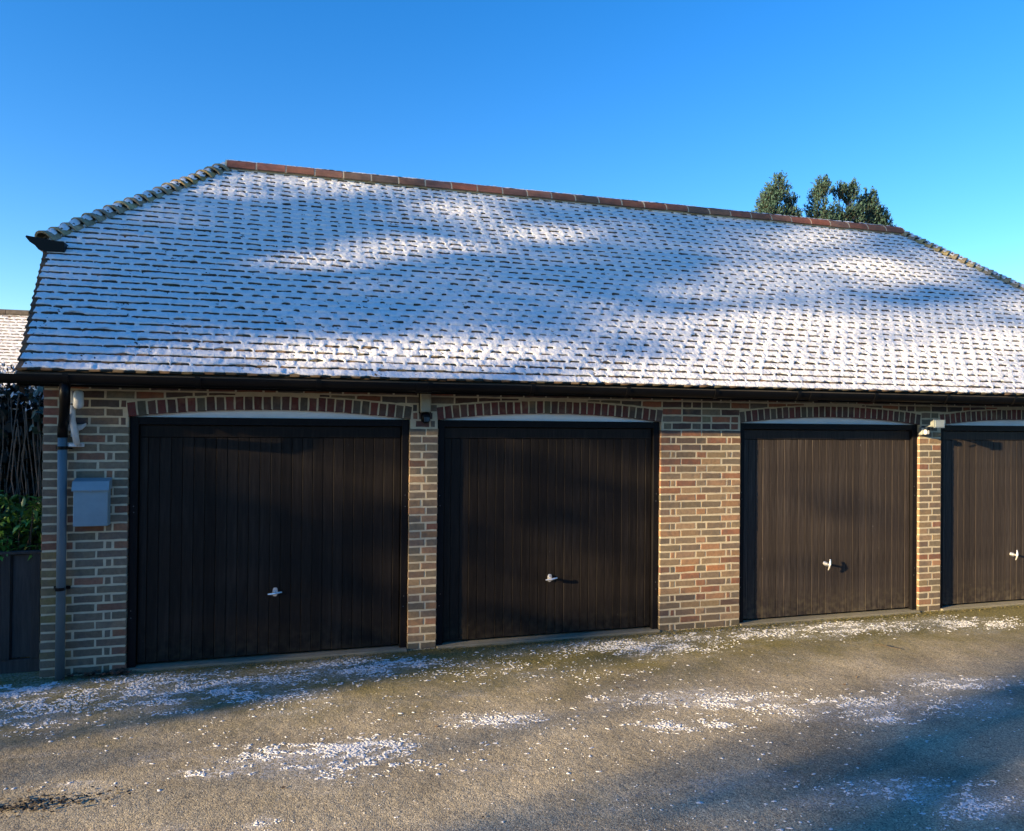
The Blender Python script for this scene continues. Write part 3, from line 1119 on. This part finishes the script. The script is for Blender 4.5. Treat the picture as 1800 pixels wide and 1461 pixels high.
PX, PY = -.472, -.058
swan = MB().tube([(-.368, -.398, 2.34), (-.369, -.396, 2.23), (-.375, -.365, 2.17), (-.455, -.10, 2.03), (PX, PY, 1.975), (PX, PY, 1.905)],
                 [.038, .038, .037, .037, .037, .038], 14)
pipe = MB().tube([(PX, PY, 1.93), (PX+.004, PY, 1.2), (PX+.006, PY, -.06)], .0345, 16).build('downpipe', 'pipe', garage, smooth=True)
swan.build('swan_neck', 'black', pipe, smooth=True)
for zz in (1.822, .69):
    c = MB().tube([(PX, PY, zz-.013), (PX, PY, zz+.013)], .0395, 14)
    c.box(PX-.06, PX+.06, -.012, .004, zz-.012, zz+.012)
    c.build('pipe_clip', 'black', pipe)

# ------------------------------------------------------------------ things fixed to the wall
mb = thing('mailbox', 'blue-grey metal mailbox with sloping lid on the left brick pier', 'mailbox', (-.2525, -.002, 1.19))
def mbp(m, nm, mt):
    return m.build(nm, mt, mb)
mbp(MB().cbox(-.125, .125, -.105, -.006, 0, .300, .005), 'body', 'mailbox')
lid = MB().prism([(-.006, .300), (-.119, .285), (-.121, .293), (-.096, .362), (-.006, .385)], 'x', -.134, .134)
lid = mbp(lid, 'lid', 'mailbox')
MB().prism([(-.010, .279), (.010, .279), (.006, .290), (-.006, .290)], 'y', -.113, -.122).build('thumb_notch', 'mailbox', lid)
ln = thing('aerial', 'white capsule aerial strapped to a grey tube on a wall bracket', 'aerial', (-.40, 0, 1.85))
MB().tube([(.036, -.075, .0), (.026, -.10, .10), (.012, -.12, .19), (.010, -.125, .26), (.010, -.125, .43)], [.024, .024, .024, .024, .024], 14).build('pole', 'white_plastic', ln, smooth=True)
cp = MB()
pts, rad = [], []
for t in np.linspace(-PI/2, PI/2, 9):
    pts.append((.066, -.165, (.400 if t > 0 else .322) + .038*math.sin(t)))
    rad.append(max(.0385*math.cos(t), .002))
cp.tube(pts, rad, 18)
cp.build('capsule', 'white_plastic', ln, smooth=True)
MB().tube([(.010, -.125, .318), (.010, -.125, .328)], .027, 14).build('strap', 'black', ln)
br = MB()
br.prism([(-.075, .175), (-.06, .120), (-.022, .108), (-.022, .06), (.03, .06), (.03, .108), (.055, .118), (.085, .150), (.085, .172), (.05, .155), (.0, .150), (-.04, .16)], 'y', -.03, -.006)
br.build('bracket_plate', 'white_plastic', ln)
lf = MB().cbox(-.072, .075, -.045, -.003, -.022, .012, .004)
lf.box(-.018, .036, -.095, -.045, -.016, .006)
lf.build('bracket_foot', 'white_plastic', ln)
for sx in (-.055, .06):
    MB().tube([(sx, -.045, -.005), (sx, -.05, -.005)], .006, 8).build('bolt', 'steel', ln)

wl = thing('security_light', 'beige boxy light with dark sensor between the two leftmost doors', 'light', (2.466, 0, 2.15))
MB().cbox(-.048, .048, -.070, -.004, -.005, .185, .008).build('housing', 'beige', wl)
MB().cbox(-.057, .057, -.018, -.0035, -.012, .192, .004).build('back_plate', 'black', wl)
sn = MB()
sn.tube([(0, -.05, -.01), (0, -.055, -.03), (0, -.058, -.055), (0, -.058, -.085), (0, -.056, -.105)], [.036, .044, .046, .042, .022], 16)
sn.build('sensor', 'black', wl, smooth=True)
for k in range(5):
    w = -1.9 + k*.25
    MB().box(.045*math.cos(w)-.0025, .045*math.cos(w)+.0025, -.058+.045*math.sin(w)-.002, -.058+.045*math.sin(w)+.002, -.088, -.05).build('sensor_rib', 'pipe', wl)

fl = thing('floodlight', 'small silver floodlight with sensor between the two rightmost doors', 'floodlight', (8.10, 0, 2.02))
MB().cbox(-.03, .05, -.06, -.004, -.055, .03, .006).build('back_box', 'alu', fl)
MB().tube([(.01, -.05, .02), (.01, -.10, .045), (.012, -.17, .05)], .010, 10).build('arm', 'alu', fl)
hd = MB()
hd.cbox(-.035, .085, -.235, -.165, .036, .108, .014)
hd.prism([(-.045, .028), (.095, .028), (.102, .116), (-.052, .116)], 'y', -.244, -.234)
hd.build('head', 'alu', fl)
MB().prism([(-.033, .038), (.083, .038), (.089, .106), (-.039, .106)], 'y', -.2445, -.249).build('lens', 'glass', fl)
MB().cbox(-.020, .035, -.105, -.062, -.05, .005, .010).build('sensor', 'white_plastic', fl)
MB().tube([(-.06, -.16, .0), (.01, -.16, .02)], .006, 8).build('tilt_bolt', 'black', fl)

# ------------------------------------------------------------------ leaves
def leaf_cloud(C, A, B, col, name, m, bend=.0):
    """C centres, A half-length vectors, B half-width vectors; six-point leaves of four triangles"""
    n = len(C)
    Nn = np.cross(A, B)
    Nn /= (np.linalg.norm(Nn, axis=1, keepdims=True) + 1e-9)
    ln_ = np.linalg.norm(A, axis=1, keepdims=True)
    V = np.stack([C-A, C-A*.25+B + Nn*ln_*.12, C+A*.45+B*.7 + Nn*ln_*.08, C+A, C+A*.45-B*.7 + Nn*ln_*.08, C-A*.25-B + Nn*ln_*.12], 1)
    base = np.arange(n)[:, None]*6
    F = np.concatenate([base+np.array([[0, 1, 2, 3]]), base+np.array([[0, 3, 4, 5]])], 0)
    Cc = np.repeat(col, 6, 0)
    return np_mesh(name, V.reshape(-1, 3), F, m, Cc)

def unit(v):
    return v/(np.linalg.norm(v, axis=-1, keepdims=True) + 1e-9)

def leaves_at(P, out, size, wid, cols, jitter=.8):
    n = len(P)
    d = unit(out + RNG.normal(0, jitter, (n, 3)))
    s = unit(np.cross(d, RNG.normal(0, 1, (n, 3))))
    sz = size*RNG.uniform(.65, 1.2, (n, 1))
    c = np.array(cols)[RNG.integers(0, len(cols), n)]*RNG.uniform(.7, 1.25, (n, 1))
    return P, d*sz*.5, s*sz*wid*.5, c

# ------------------------------------------------------------------ left of the garage: fence, laurel, creeper, neighbour's roof
fence = thing('fence', 'dark stained board fence against the left corner of the garage', 'fence', (-.68, .2, 0))
FY = 0.0
for k in range(9):
    x1 = -k*.215
    MB().cbox(x1-.213, x1-.002, .012, .030, .085, .93+random.uniform(-.006, .006), .002).build('back_board', 'fence', fence)
    MB().cbox(x1-.005-.068, x1-.005+.0-.004, -.010, .0115, .075, .935+random.uniform(-.006, .006), .002).build('fence_board', 'fence', fence)
MB().cbox(-2.0, 0, -.02, .045, .937, .962, .004).build('capping_rail', 'fence', fence)
MB().cbox(-2.0, 0, -.004, .040, -.10, .072, .003).build('gravel_board', 'fence', fence)

LGREEN = [(.085, .21, .028), (.12, .25, .035), (.06, .16, .025), (.15, .26, .05)]
laurel = thing('laurel_bush', 'bright green laurel bush growing over the dark fence', 'bush', (-1.15, .45, 0))
def laurel_leaf(c):
    m = MB()
    L, W = .10, .034
    ctr = [(0, 0, 0), (.25*L, 0, .006), (.6*L, 0, .006), (L, 0, -.010)]
    wd = [.12*W, .42*W, .5*W, .02*W]
    vs = []
    for (p, w) in zip(ctr, wd):
        vs += [(p[0], -w, p[2]+.25*w), p, (p[0], w, p[2]+.25*w)]
    fs = []
    for k in range(3):
        fs += [(k*3, k*3+1, k*3+4, k*3+3), (k*3+1, k*3+2, k*3+5, k*3+4)]
    return m.add(vs, fs, c).mesh('leaf', 'leaf', smooth=True)
LM = [laurel_leaf(c) for c in LGREEN + [(.16, .22, .06)]]
stem = MB()
for k in range(26):
    bx, by = random.uniform(-.45, .42), random.uniform(-.1, .25)
    tip = np.array([bx + random.uniform(-.1, .12), by - random.uniform(.05, .22), random.uniform(1.0, 1.42)])
    stem.tube([(bx*.5, .1, -.05), (bx*.8, by*.6, .7), tip], [.012, .008, .004], 6)
    for q in range(9):
        w = q*2.4 + random.random()
        z = tip - np.array([0, 0, q*.016])
        o = obj('leaf', LM[random.choices(range(5), (3, 3, 3, 2, .6))[0]], laurel)
        o.location = z
        o.rotation_euler = (random.uniform(-.5, .5), random.uniform(-.5, .75), w)
        s = random.uniform(.7, 1.15)
        o.scale = (s, s, s)
stem.build('stem', 'bark', laurel)
n = 2600
P = np.stack([RNG.uniform(-.75, .50, n), RNG.uniform(-.08, .45, n), RNG.uniform(.55, 1.38, n)], -1)
P[:, 2] -= .10*np.abs(P[:, 0])
tag(obj('inner_foliage', leaf_cloud(*leaves_at(P, np.array([[0, -.4, .5]]), .085, .38, [(.045, .12, .018), (.06, .14, .022)]), 'inner_foliage', 'leaf'), laurel), kind='stuff')

creeper = thing('creeper_hedge', 'dark tangle of bare creeper stems and ivy behind the laurel', 'hedge', (-1.5, 1.25, 0))
st = MB()
for k in range(150):
    x, y = random.uniform(-1.2, .80), random.uniform(-.35, -.1)
    pts = []
    for z in np.linspace(.3, random.uniform(1.9, 2.5), 8):
        x += random.uniform(-.05, .05)
        y += random.uniform(-.03, .03)
        pts.append((min(x, .84), y, z))
    st.tube(pts, [random.uniform(.003, .008)]*8, 5, caps=False)
st.build('stems', mat('creeper stem', (.13, .105, .085), .9), creeper)
n = 22000
P = np.stack([RNG.uniform(-2.2, .86, n), RNG.uniform(-.2, 1.3, n), RNG.uniform(.2, 2.35, n)], -1)
tag(obj('foliage', leaf_cloud(*leaves_at(P, np.array([[0, -.5, .2]]), .11, .75, [(.018, .028, .014), (.022, .022, .014), (.03, .025, .018)]), 'foliage', 'dull_leaf'), creeper), kind='stuff')
n = 60
P = np.stack([RNG.uniform(.55, .85, n), RNG.uniform(-.55, -.35, n), RNG.uniform(1.85, 2.32, n)], -1)
tag(obj('ivy_leaves', leaf_cloud(*leaves_at(P, np.array([[0, -.3, -.7]]), .09, .75, [(.03, .065, .045), (.045, .08, .06)], .5), 'ivy_leaves', 'leaf'), creeper), kind='stuff')
n = 2200
P = np.stack([RNG.uniform(-1.6, .85, n), RNG.uniform(-.35, .5, n), RNG.uniform(2.2, 2.62, n)], -1)
P[:, 2] -= .12*np.clip(P[:, 0]+.2, 0, 1)
cc = leaves_at(P, np.array([[0, -.1, .8]]), .055, .35, [(.75, .78, .82), (.75, .78, .82), (.03, .035, .03)])
tag(obj('snowy_twigs', leaf_cloud(*cc, 'snowy_twigs', 'dull_leaf'), creeper), kind='stuff')

nb = thing('neighbour_house', 'house with sunlit snowy tiled roof glimpsed at the left edge', 'house', (-9, 12, 0))
MB().box(-7, 6, -2.0, 2.4, -.1, 2.35).build('wall', 'house', nb)
NT, NPH = 2.25, math.radians(44)
nroof = MB()
q = [(-7.3, -2.3, 2.15), (6.3, -2.3, 2.15), (6.3, 0, 4.33), (-7.3, 0, 4.33), (-7.3, 2.5, 2.15), (6.3, 2.5, 2.15)]
nroof.add(q + [(x, y, z-.1) for x, y, z in q], [(0, 1, 2, 3), (3, 2, 5, 4), (6, 7, 8, 9), (9, 8, 11, 10), (0, 1, 7, 6), (4, 5, 11, 10), (0, 3, 9, 6), (3, 4, 10, 9), (1, 2, 8, 7), (2, 5, 11, 8)], (.10, .075, .055))
nroof = nroof.build('roof', 'tile', nb)
nph = math.atan2(2.18, 2.3)
nsl = math.hypot(2.18, 2.3)
nga = nsl/30
def pos_nb(u, d, h):
    u, d, h = np.broadcast_arrays(u, d, h)
    return np.stack([u, -2.3 + d*math.cos(nph) - h*math.sin(nph), 2.15 + d*math.sin(nph) + h*math.cos(nph)], -1)
mats, cols = [], []
for i in range(30):
    x = 1.5 - (TW/2 if i % 2 else 0)
    while x < 6.3:
        p = pos_nb(x+TW/2, i*nga, TAILH)
        mats.append(Matrix.Translation(p.tolist()) @ Matrix.Rotation(nph-tilt, 4, 'X') @ Matrix.Diagonal((TW-.004, 1, 1, 1)))
        cols.append(random.choice([(.14, .09, .06), (.11, .085, .06), (.16, .10, .065)]))
        x += TW
V, F, C = tile_stack(mats, cols)
tag(obj('roof_tiling', np_mesh('roof_tiling', V, F, 'tile', C), nroof), kind='stuff')
V, F = snow_courses(30, nga, pos_nb, lambda d: (-7.2, 6.25), .03, 50, lambda u, i: .8 + 0*u, thick=.004)
tag(obj('roof_snow', np_mesh('roof_snow', V, F, 'snow', smooth=True), nroof), kind='stuff')
for i in range(11):
    MB().tube([(1.4+i*.45, 0, 4.35), (1.4+i*.45+.44, 0, 4.35)], .10, 10, col=jit((.12, .095, .075), .2)).build('ridge_tile', 'ridge', nroof)

# ------------------------------------------------------------------ evergreen tops behind the ridge
HOLLY = [(.022, .062, .046), (.030, .080, .062), (.040, .095, .078), (.018, .052, .042)]
def evergreen(name, label, base, peaks, seed, group):
    t = thing(name, label, 'tree', base, group)
    m = MB()
    m.tube([(0, 0, -.2), (.05, 0, 2.5), (0, .1, 5), (0, 0, 7.5)], [.20, .16, .11, .05], 10)
    Ps, outs = [], []
    for (px, pz, rad, hgt) in peaks:
        m.tube([(0, .05, 4.5), (px*.6, 0, pz-hgt*.8), (px, 0, pz-.15)], [.07, .04, .012], 7)
        k = 0
        while k < 420:
            zz = random.random()**.8
            r = rad*(1-(1-zz)**1.6 if False else (zz**.62))*math.sqrt(random.random())
            w = random.random()*2*PI
            c = np.array([px + r*math.cos(w), r*math.sin(w), pz - zz*hgt])
            if vnoise2(c[0]*3.1+seed, c[2]*3.1, seed) < .42:
                k += 1
                continue
            nl = 16
            od = unit(np.array([math.cos(w)*.7*r/max(rad, .1), math.sin(w)*.7, .75]))
            s = RNG.uniform(0, .34, (nl, 1))
            m.tube([tuple(c - od*.1), tuple(c + od*.30)], [.006, .003], 4, caps=False)
            Ps.append(c + od*s + RNG.normal(0, .022, (nl, 3)))
            outs.append(np.tile(od, (nl, 1)))
            k += 1
    # lower, fuller crown hidden by the roof
    low = np.clip(RNG.normal(0, 1, (5000, 3)), -1.6, 1.35)*np.array([.9, .8, 1.4]) + np.array([np.mean([p[0] for p in peaks]), 0, 5.6])
    Ps.append(low)
    outs.append(np.tile([0, 0, .6], (5000, 1)))
    P, O = np.concatenate(Ps), np.concatenate(outs)
    m.build('trunk', 'bark', t)
    crown = obj('crown', leaf_cloud(*leaves_at(P, O, .085, .36, HOLLY, .6), 'crown', 'dull_leaf'), t)
    tag(crown, kind='stuff')
    return t
evergreen('evergreen_tree', 'single pointed evergreen top poking above the roof ridge', (14.8, 12, GZ),
          [(0, 9.26, .62, 1.7), (.42, 8.62, .42, 1.2), (-.35, 8.75, .40, 1.2)], 3, 'evergreens behind the garage')
evergreen('evergreen_tree', 'wider evergreen clump above the right end of the roof ridge', (17.1, 12, GZ),
          [(-.78, 9.32, .55, 1.7), (-.15, 9.18, .52, 1.6), (.22, 9.32, .5, 1.7), (.92, 9.10, .50, 1.7), (1.35, 8.55, .4, 1.3)], 11, 'evergreens behind the garage')

# ------------------------------------------------------------------ trees beyond the left of the picture whose shade falls on garage and drive
DH = np.array([math.sin(SUN_AZ), math.cos(SUN_AZ), 0])
SR = np.array([math.cos(SUN_AZ), -math.sin(SUN_AZ), 0])
SU = np.array([DH[0]*math.sin(SUN_EL), DH[1]*math.sin(SUN_EL), math.cos(SUN_EL)])
GAPS = [(-1.82, 5.21, 0.086, 0.309, 0.191, -0.185), (-1.27, 5.35, 0.080, 0.230, 0.183, -0.193), (-0.55, 5.21, 0.131, 0.288, 0.189, -0.215),
        (-0.54, 3.96, 0.094, 0.172, 0.139, -0.135), (-0.55, 3.29, 0.054, 0.088, 0.072, -0.063), (0.59, 5.06, 0.167, 0.269, 0.140, -0.185),
        (0.09, 6.45, 0.134, 0.290, 0.152, -0.217), (0.80, 6.01, 0.265, 0.461, 0.215, -0.328), (0.67, 3.01, 0.386, 0.433, 0.186, -0.188),
        (1.18, 4.50, 0.358, 0.467, 0.168, -0.229), (1.92, 4.10, 0.561, 0.599, 0.259, -0.385), (-0.60, 4.53, 0.106, 0.216, 0.131, -0.136),
        (0.21, 2.05, 0.14, 0.095, 0.000, -0.19), (0.46, 2.02, 0.14, 0.09, 0.001, -0.28), (0.97, 1.37, 0.223, 0.136, 0.000, -0.164),
        (0.93, 2.47, 0.173, 0.134, 0.000, -0.136), (0.87, 1.91, 0.076, 0.053, 0.000, -0.108), (0.57, 1.2, 0.035, 0.026, 0.002, -0.6), (-.56, 1.05, .20, .0, .0, -.22)]
def openness(s, t):
    o = np.zeros_like(s)
    for (cs, ct, ax, ay, bx, by) in GAPS:
        det = ax*by - ay*bx
        ds, dt = s-cs, t-ct
        p = (ds*by - dt*bx)/det
        q = (ax*dt - ay*ds)/det
        o = np.maximum(o, np.exp(-(p*p + q*q)**1.5*.36))
    return o
def shade_tree(label, D, s0, s1, t0, t1, n, edge, gaps, cols, group):
    mid = (s0+s1)/2
    origin = SUN*D + SR*mid
    base = np.array([origin[0], origin[1], GZ])
    t = thing('shade_tree', label, 'tree', tuple(base), group)
    s = RNG.uniform(s0, s1, n)
    h = RNG.uniform(t0, t1, n)
    keep = edge(s, h) > RNG.random(n)
    if gaps:
        keep &= openness(s, h)*1.15 < RNG.random(n)
    s, h = s[keep], h[keep]
    dep = RNG.normal(0, .9, len(s))
    P = SUN*D + s[:, None]*SR + h[:, None]*SU + dep[:, None]*DH - base
    crown = obj('crown', leaf_cloud(*leaves_at(P, np.array([[0, 0, .3]]), .23, .62, cols, 1.2), 'crown', 'dull_leaf'), t)
    tag(crown, kind='stuff')
    m = MB()
    zt = P[:, 2].max()
    m.tube([(0, 0, -.3), (.1, .1, zt*.3), (-.05, .1, zt*.6), (0, 0, zt*.95)], [.30, .24, .16, .03], 12)
    for k in range(26):
        z = zt*random.uniform(.35, .85)
        p = P[random.randrange(len(P))]
        m.tube([(0, .05, z), (p[0]*.5, p[1]*.5, (z+p[2])*.5+.2), tuple(p)], [.07, .045, .012], 6)
    m.build('trunk', 'bark', t)
    return t
DEC = [(.035, .06, .025), (.045, .07, .03), (.06, .07, .03)]
def edgeA(s, t):
    right = 1.24 + .10*np.sin(t*2.3) + np.where(t > 4.6, .25, 0)
    e = np.clip((right - s)/.16 + .5, 0, 1)
    low = np.where((s > .62) & (t < 2.7) & (t > .45), .50, np.where((s > .12) & (t < .45), .42, 1.0))       # thin lower sprays
    spray = np.where((s > 1.3) & (s < 2.7), np.where(t > 3.2, .30, .08)*(vnoise2(s*4, t*2.6, 9) > .52), 0)
    above = np.where(t > .787*s + 7.06 - .10, .12, 1.0)                # crown tops out just above the ridge's line of sight to the sun
    return np.maximum(e*low, spray)*above
shade_tree('tall evergreen beyond the left edge, shading the garage roof and left doors', 30, -3.4, 2.8, -1.2, 8.2, 26000, edgeA, True, DEC, 'trees beyond the left edge')
def edgeB(s, t):
    left = 3.52 + .12*np.sin(t*3.1)
    e = np.clip((s-left)/.75 + .35, 0, 1)
    return e*np.where(vnoise2(s*1.7, t*2.2, 31) > .66, .12, .8)
shade_tree('broad evergreen beyond the lower left, shading the near driveway', 30, 3.2, 10.5, -2.5, 4.5, 26000, edgeB, False, DEC, 'trees beyond the left edge')

# ------------------------------------------------------------------ unseen hedge added behind the camera to block low sky light from the facade
hg = thing('sky_block_hedge', 'unseen dark hedge added behind the viewer to block sky light from the garage front', 'hedge', (6, -13.5, 0))
hc = MB()
xs_ = np.linspace(-20, 22, 60)
top_ = 3.2 + 1.0*vnoise(xs_*.7, 4)
ring = []
for x_, z_ in zip(xs_, top_):
    ring.append([(x_, .0, GZ), (x_, .25, z_*.6), (x_, -.5, z_), (x_, -1.5, z_*.98), (x_, -2.2, GZ)])
for k_ in range(59):
    hc.add(ring[k_] + ring[k_+1], [(j, j+1, j+6, j+5) for j in range(4)], (.016, .026, .013))
hc.build('core', 'dull_leaf', hg)
n = 26000
hx_ = RNG.uniform(-20, 22, n)
hz_ = RNG.uniform(.1, 1.02, n)*np.interp(hx_, xs_, top_)
P = np.stack([hx_, RNG.uniform(.0, .6, n) - .5*(hz_/4)**2, hz_], -1)
tag(obj('foliage', leaf_cloud(*leaves_at(P, np.array([[0, .6, .4]]), .26, .5, [(.022, .04, .018), (.03, .05, .022)]), 'foliage', 'dull_leaf'), hg), kind='stuff')

# ------------------------------------------------------------------ snow flecks, leaves and twigs on the drive
PT = []
for (cx, cy, ax, ay, bx, by, n) in PATCH:
    n = int(n*6.5)
    p, q = RNG.normal(0, .55, n), RNG.normal(0, .55, n)
    x, y = cx + p*ax + q*bx, cy + p*ay + q*by
    ok = (y < -.09) & (vnoise2(x*5, y*9, 2)*.6 + vnoise2(x*17, y*30, 6)*.6 + RNG.normal(0, .05, n) > .60)
    PT.append(np.stack([x[ok], y[ok]], -1))
PT = np.concatenate(PT)
K = 7
nf = len(PT)
fr_ = .0018 + .0095*RNG.random(nf)**3.4
el_ = RNG.uniform(1.0, 2.4, nf)
an_ = RNG.uniform(-.6, .4, nf)
fz_ = ground_height(PT[:, 0], PT[:, 1])
fh_ = fr_*RNG.uniform(.14, .30, nf) + .0012
ww = RNG.uniform(0, 6, nf)[:, None] + 2*PI*np.arange(K)[None, :]/K
rr_ = fr_[:, None]*RNG.uniform(.35, 1.5, (nf, K))
px_, py_ = rr_*el_[:, None]*np.cos(ww), rr_*np.sin(ww)
gx_ = px_*np.cos(an_)[:, None] - py_*np.sin(an_)[:, None]
gy_ = px_*np.sin(an_)[:, None] + py_*np.cos(an_)[:, None]
X_, Y_ = PT[:, 0][:, None], PT[:, 1][:, None]
lo_ = np.stack([X_+gx_, Y_+gy_, np.broadcast_to(fz_[:, None]-.003, (nf, K))], -1)
hi_ = np.stack([X_+gx_*.7, Y_+gy_*.7, np.broadcast_to((fz_+fh_*.75)[:, None], (nf, K)) + RNG.uniform(-.0008, .0008, (nf, K))], -1)
tp_ = np.stack([PT[:, 0], PT[:, 1], fz_+fh_], -1)[:, None, :]
FV = np.concatenate([lo_, hi_, tp_], 1)
kk = np.arange(K)
k2 = (kk+1) % K
T_ = np.concatenate([np.stack([kk, k2, K+k2], -1), np.stack([kk, K+k2, K+kk], -1), np.stack([K+kk, K+k2, np.full(K, 2*K)], -1)], 0)
FF_ = (T_[None] + (np.arange(nf)*(2*K+1))[:, None, None]).reshape(-1, 3)
tag(obj('ground_snow', np_mesh('ground_snow', np.array(FV), np.array(FF_), 'thin_snow', smooth=True)), 'thin flecks of snow scattered over the driveway', 'snow', kind='stuff')

def ground_leaves(name, label, cx, cy, sx, sy, n, size, cols, z=.006):
    x, y = RNG.normal(cx, sx, n), np.minimum(RNG.normal(cy, sy, n), -.012)
    P = np.stack([x, y, ground_height(x, y) + RNG.uniform(.002, z+.01, n)], -1)
    d = RNG.normal(0, 1, (n, 3))
    d[:, 2] *= .25
    d = unit(d)
    up = np.array([[0, 0, 1.]]) + RNG.normal(0, .35, (n, 3))
    s = unit(np.cross(d, up))
    sz = size*RNG.uniform(.6, 1.3, (n, 1))
    c = np.array(cols)[RNG.integers(0, len(cols), n)]*RNG.uniform(.6, 1.3, (n, 1))
    o = obj(name, leaf_cloud(P, d*sz*.5, s*sz*.28, c, name, 'dull_leaf'))
    return tag(o, label, 'leaves', kind='stuff')
ground_leaves('leaf_litter', 'dead brown leaves drifted at the foot of the left pier', -.18, -.05, .13, .035, 170, .04, [(.12, .06, .035), (.08, .045, .03), (.16, .09, .05)], .03)
ground_leaves('moss_crumbs', 'dark crumbs of moss and leaf on the near left driveway', .05, -2.2, .16, .045, 260, .022, [(.03, .022, .014), (.05, .035, .02)])
ground_leaves('wall_moss', 'green and brown moss tufts along the foot of the garage', 4.6, -.07, 3.4, .055, 9000, .014, [(.10, .095, .025), (.15, .125, .035), (.07, .08, .02), (.19, .15, .06)], .004)
ground_leaves('fallen_leaves', 'a few small dead leaves dotted over the driveway', 3.6, -1.5, 2.6, .8, 60, .022, [(.10, .06, .03), (.07, .045, .03), (.14, .09, .05)], .004)
tw = MB().tube([(6.66, -.93, GZ+.012), (6.70, -.99, GZ+.02), (6.73, -1.03, GZ+.015), (6.80, -1.10, GZ+.01)], [.004, .006, .005, .003], 6).build('twig', 'bark')
tag(tw, 'thin bare twig lying on the driveway before the third door', 'twig')
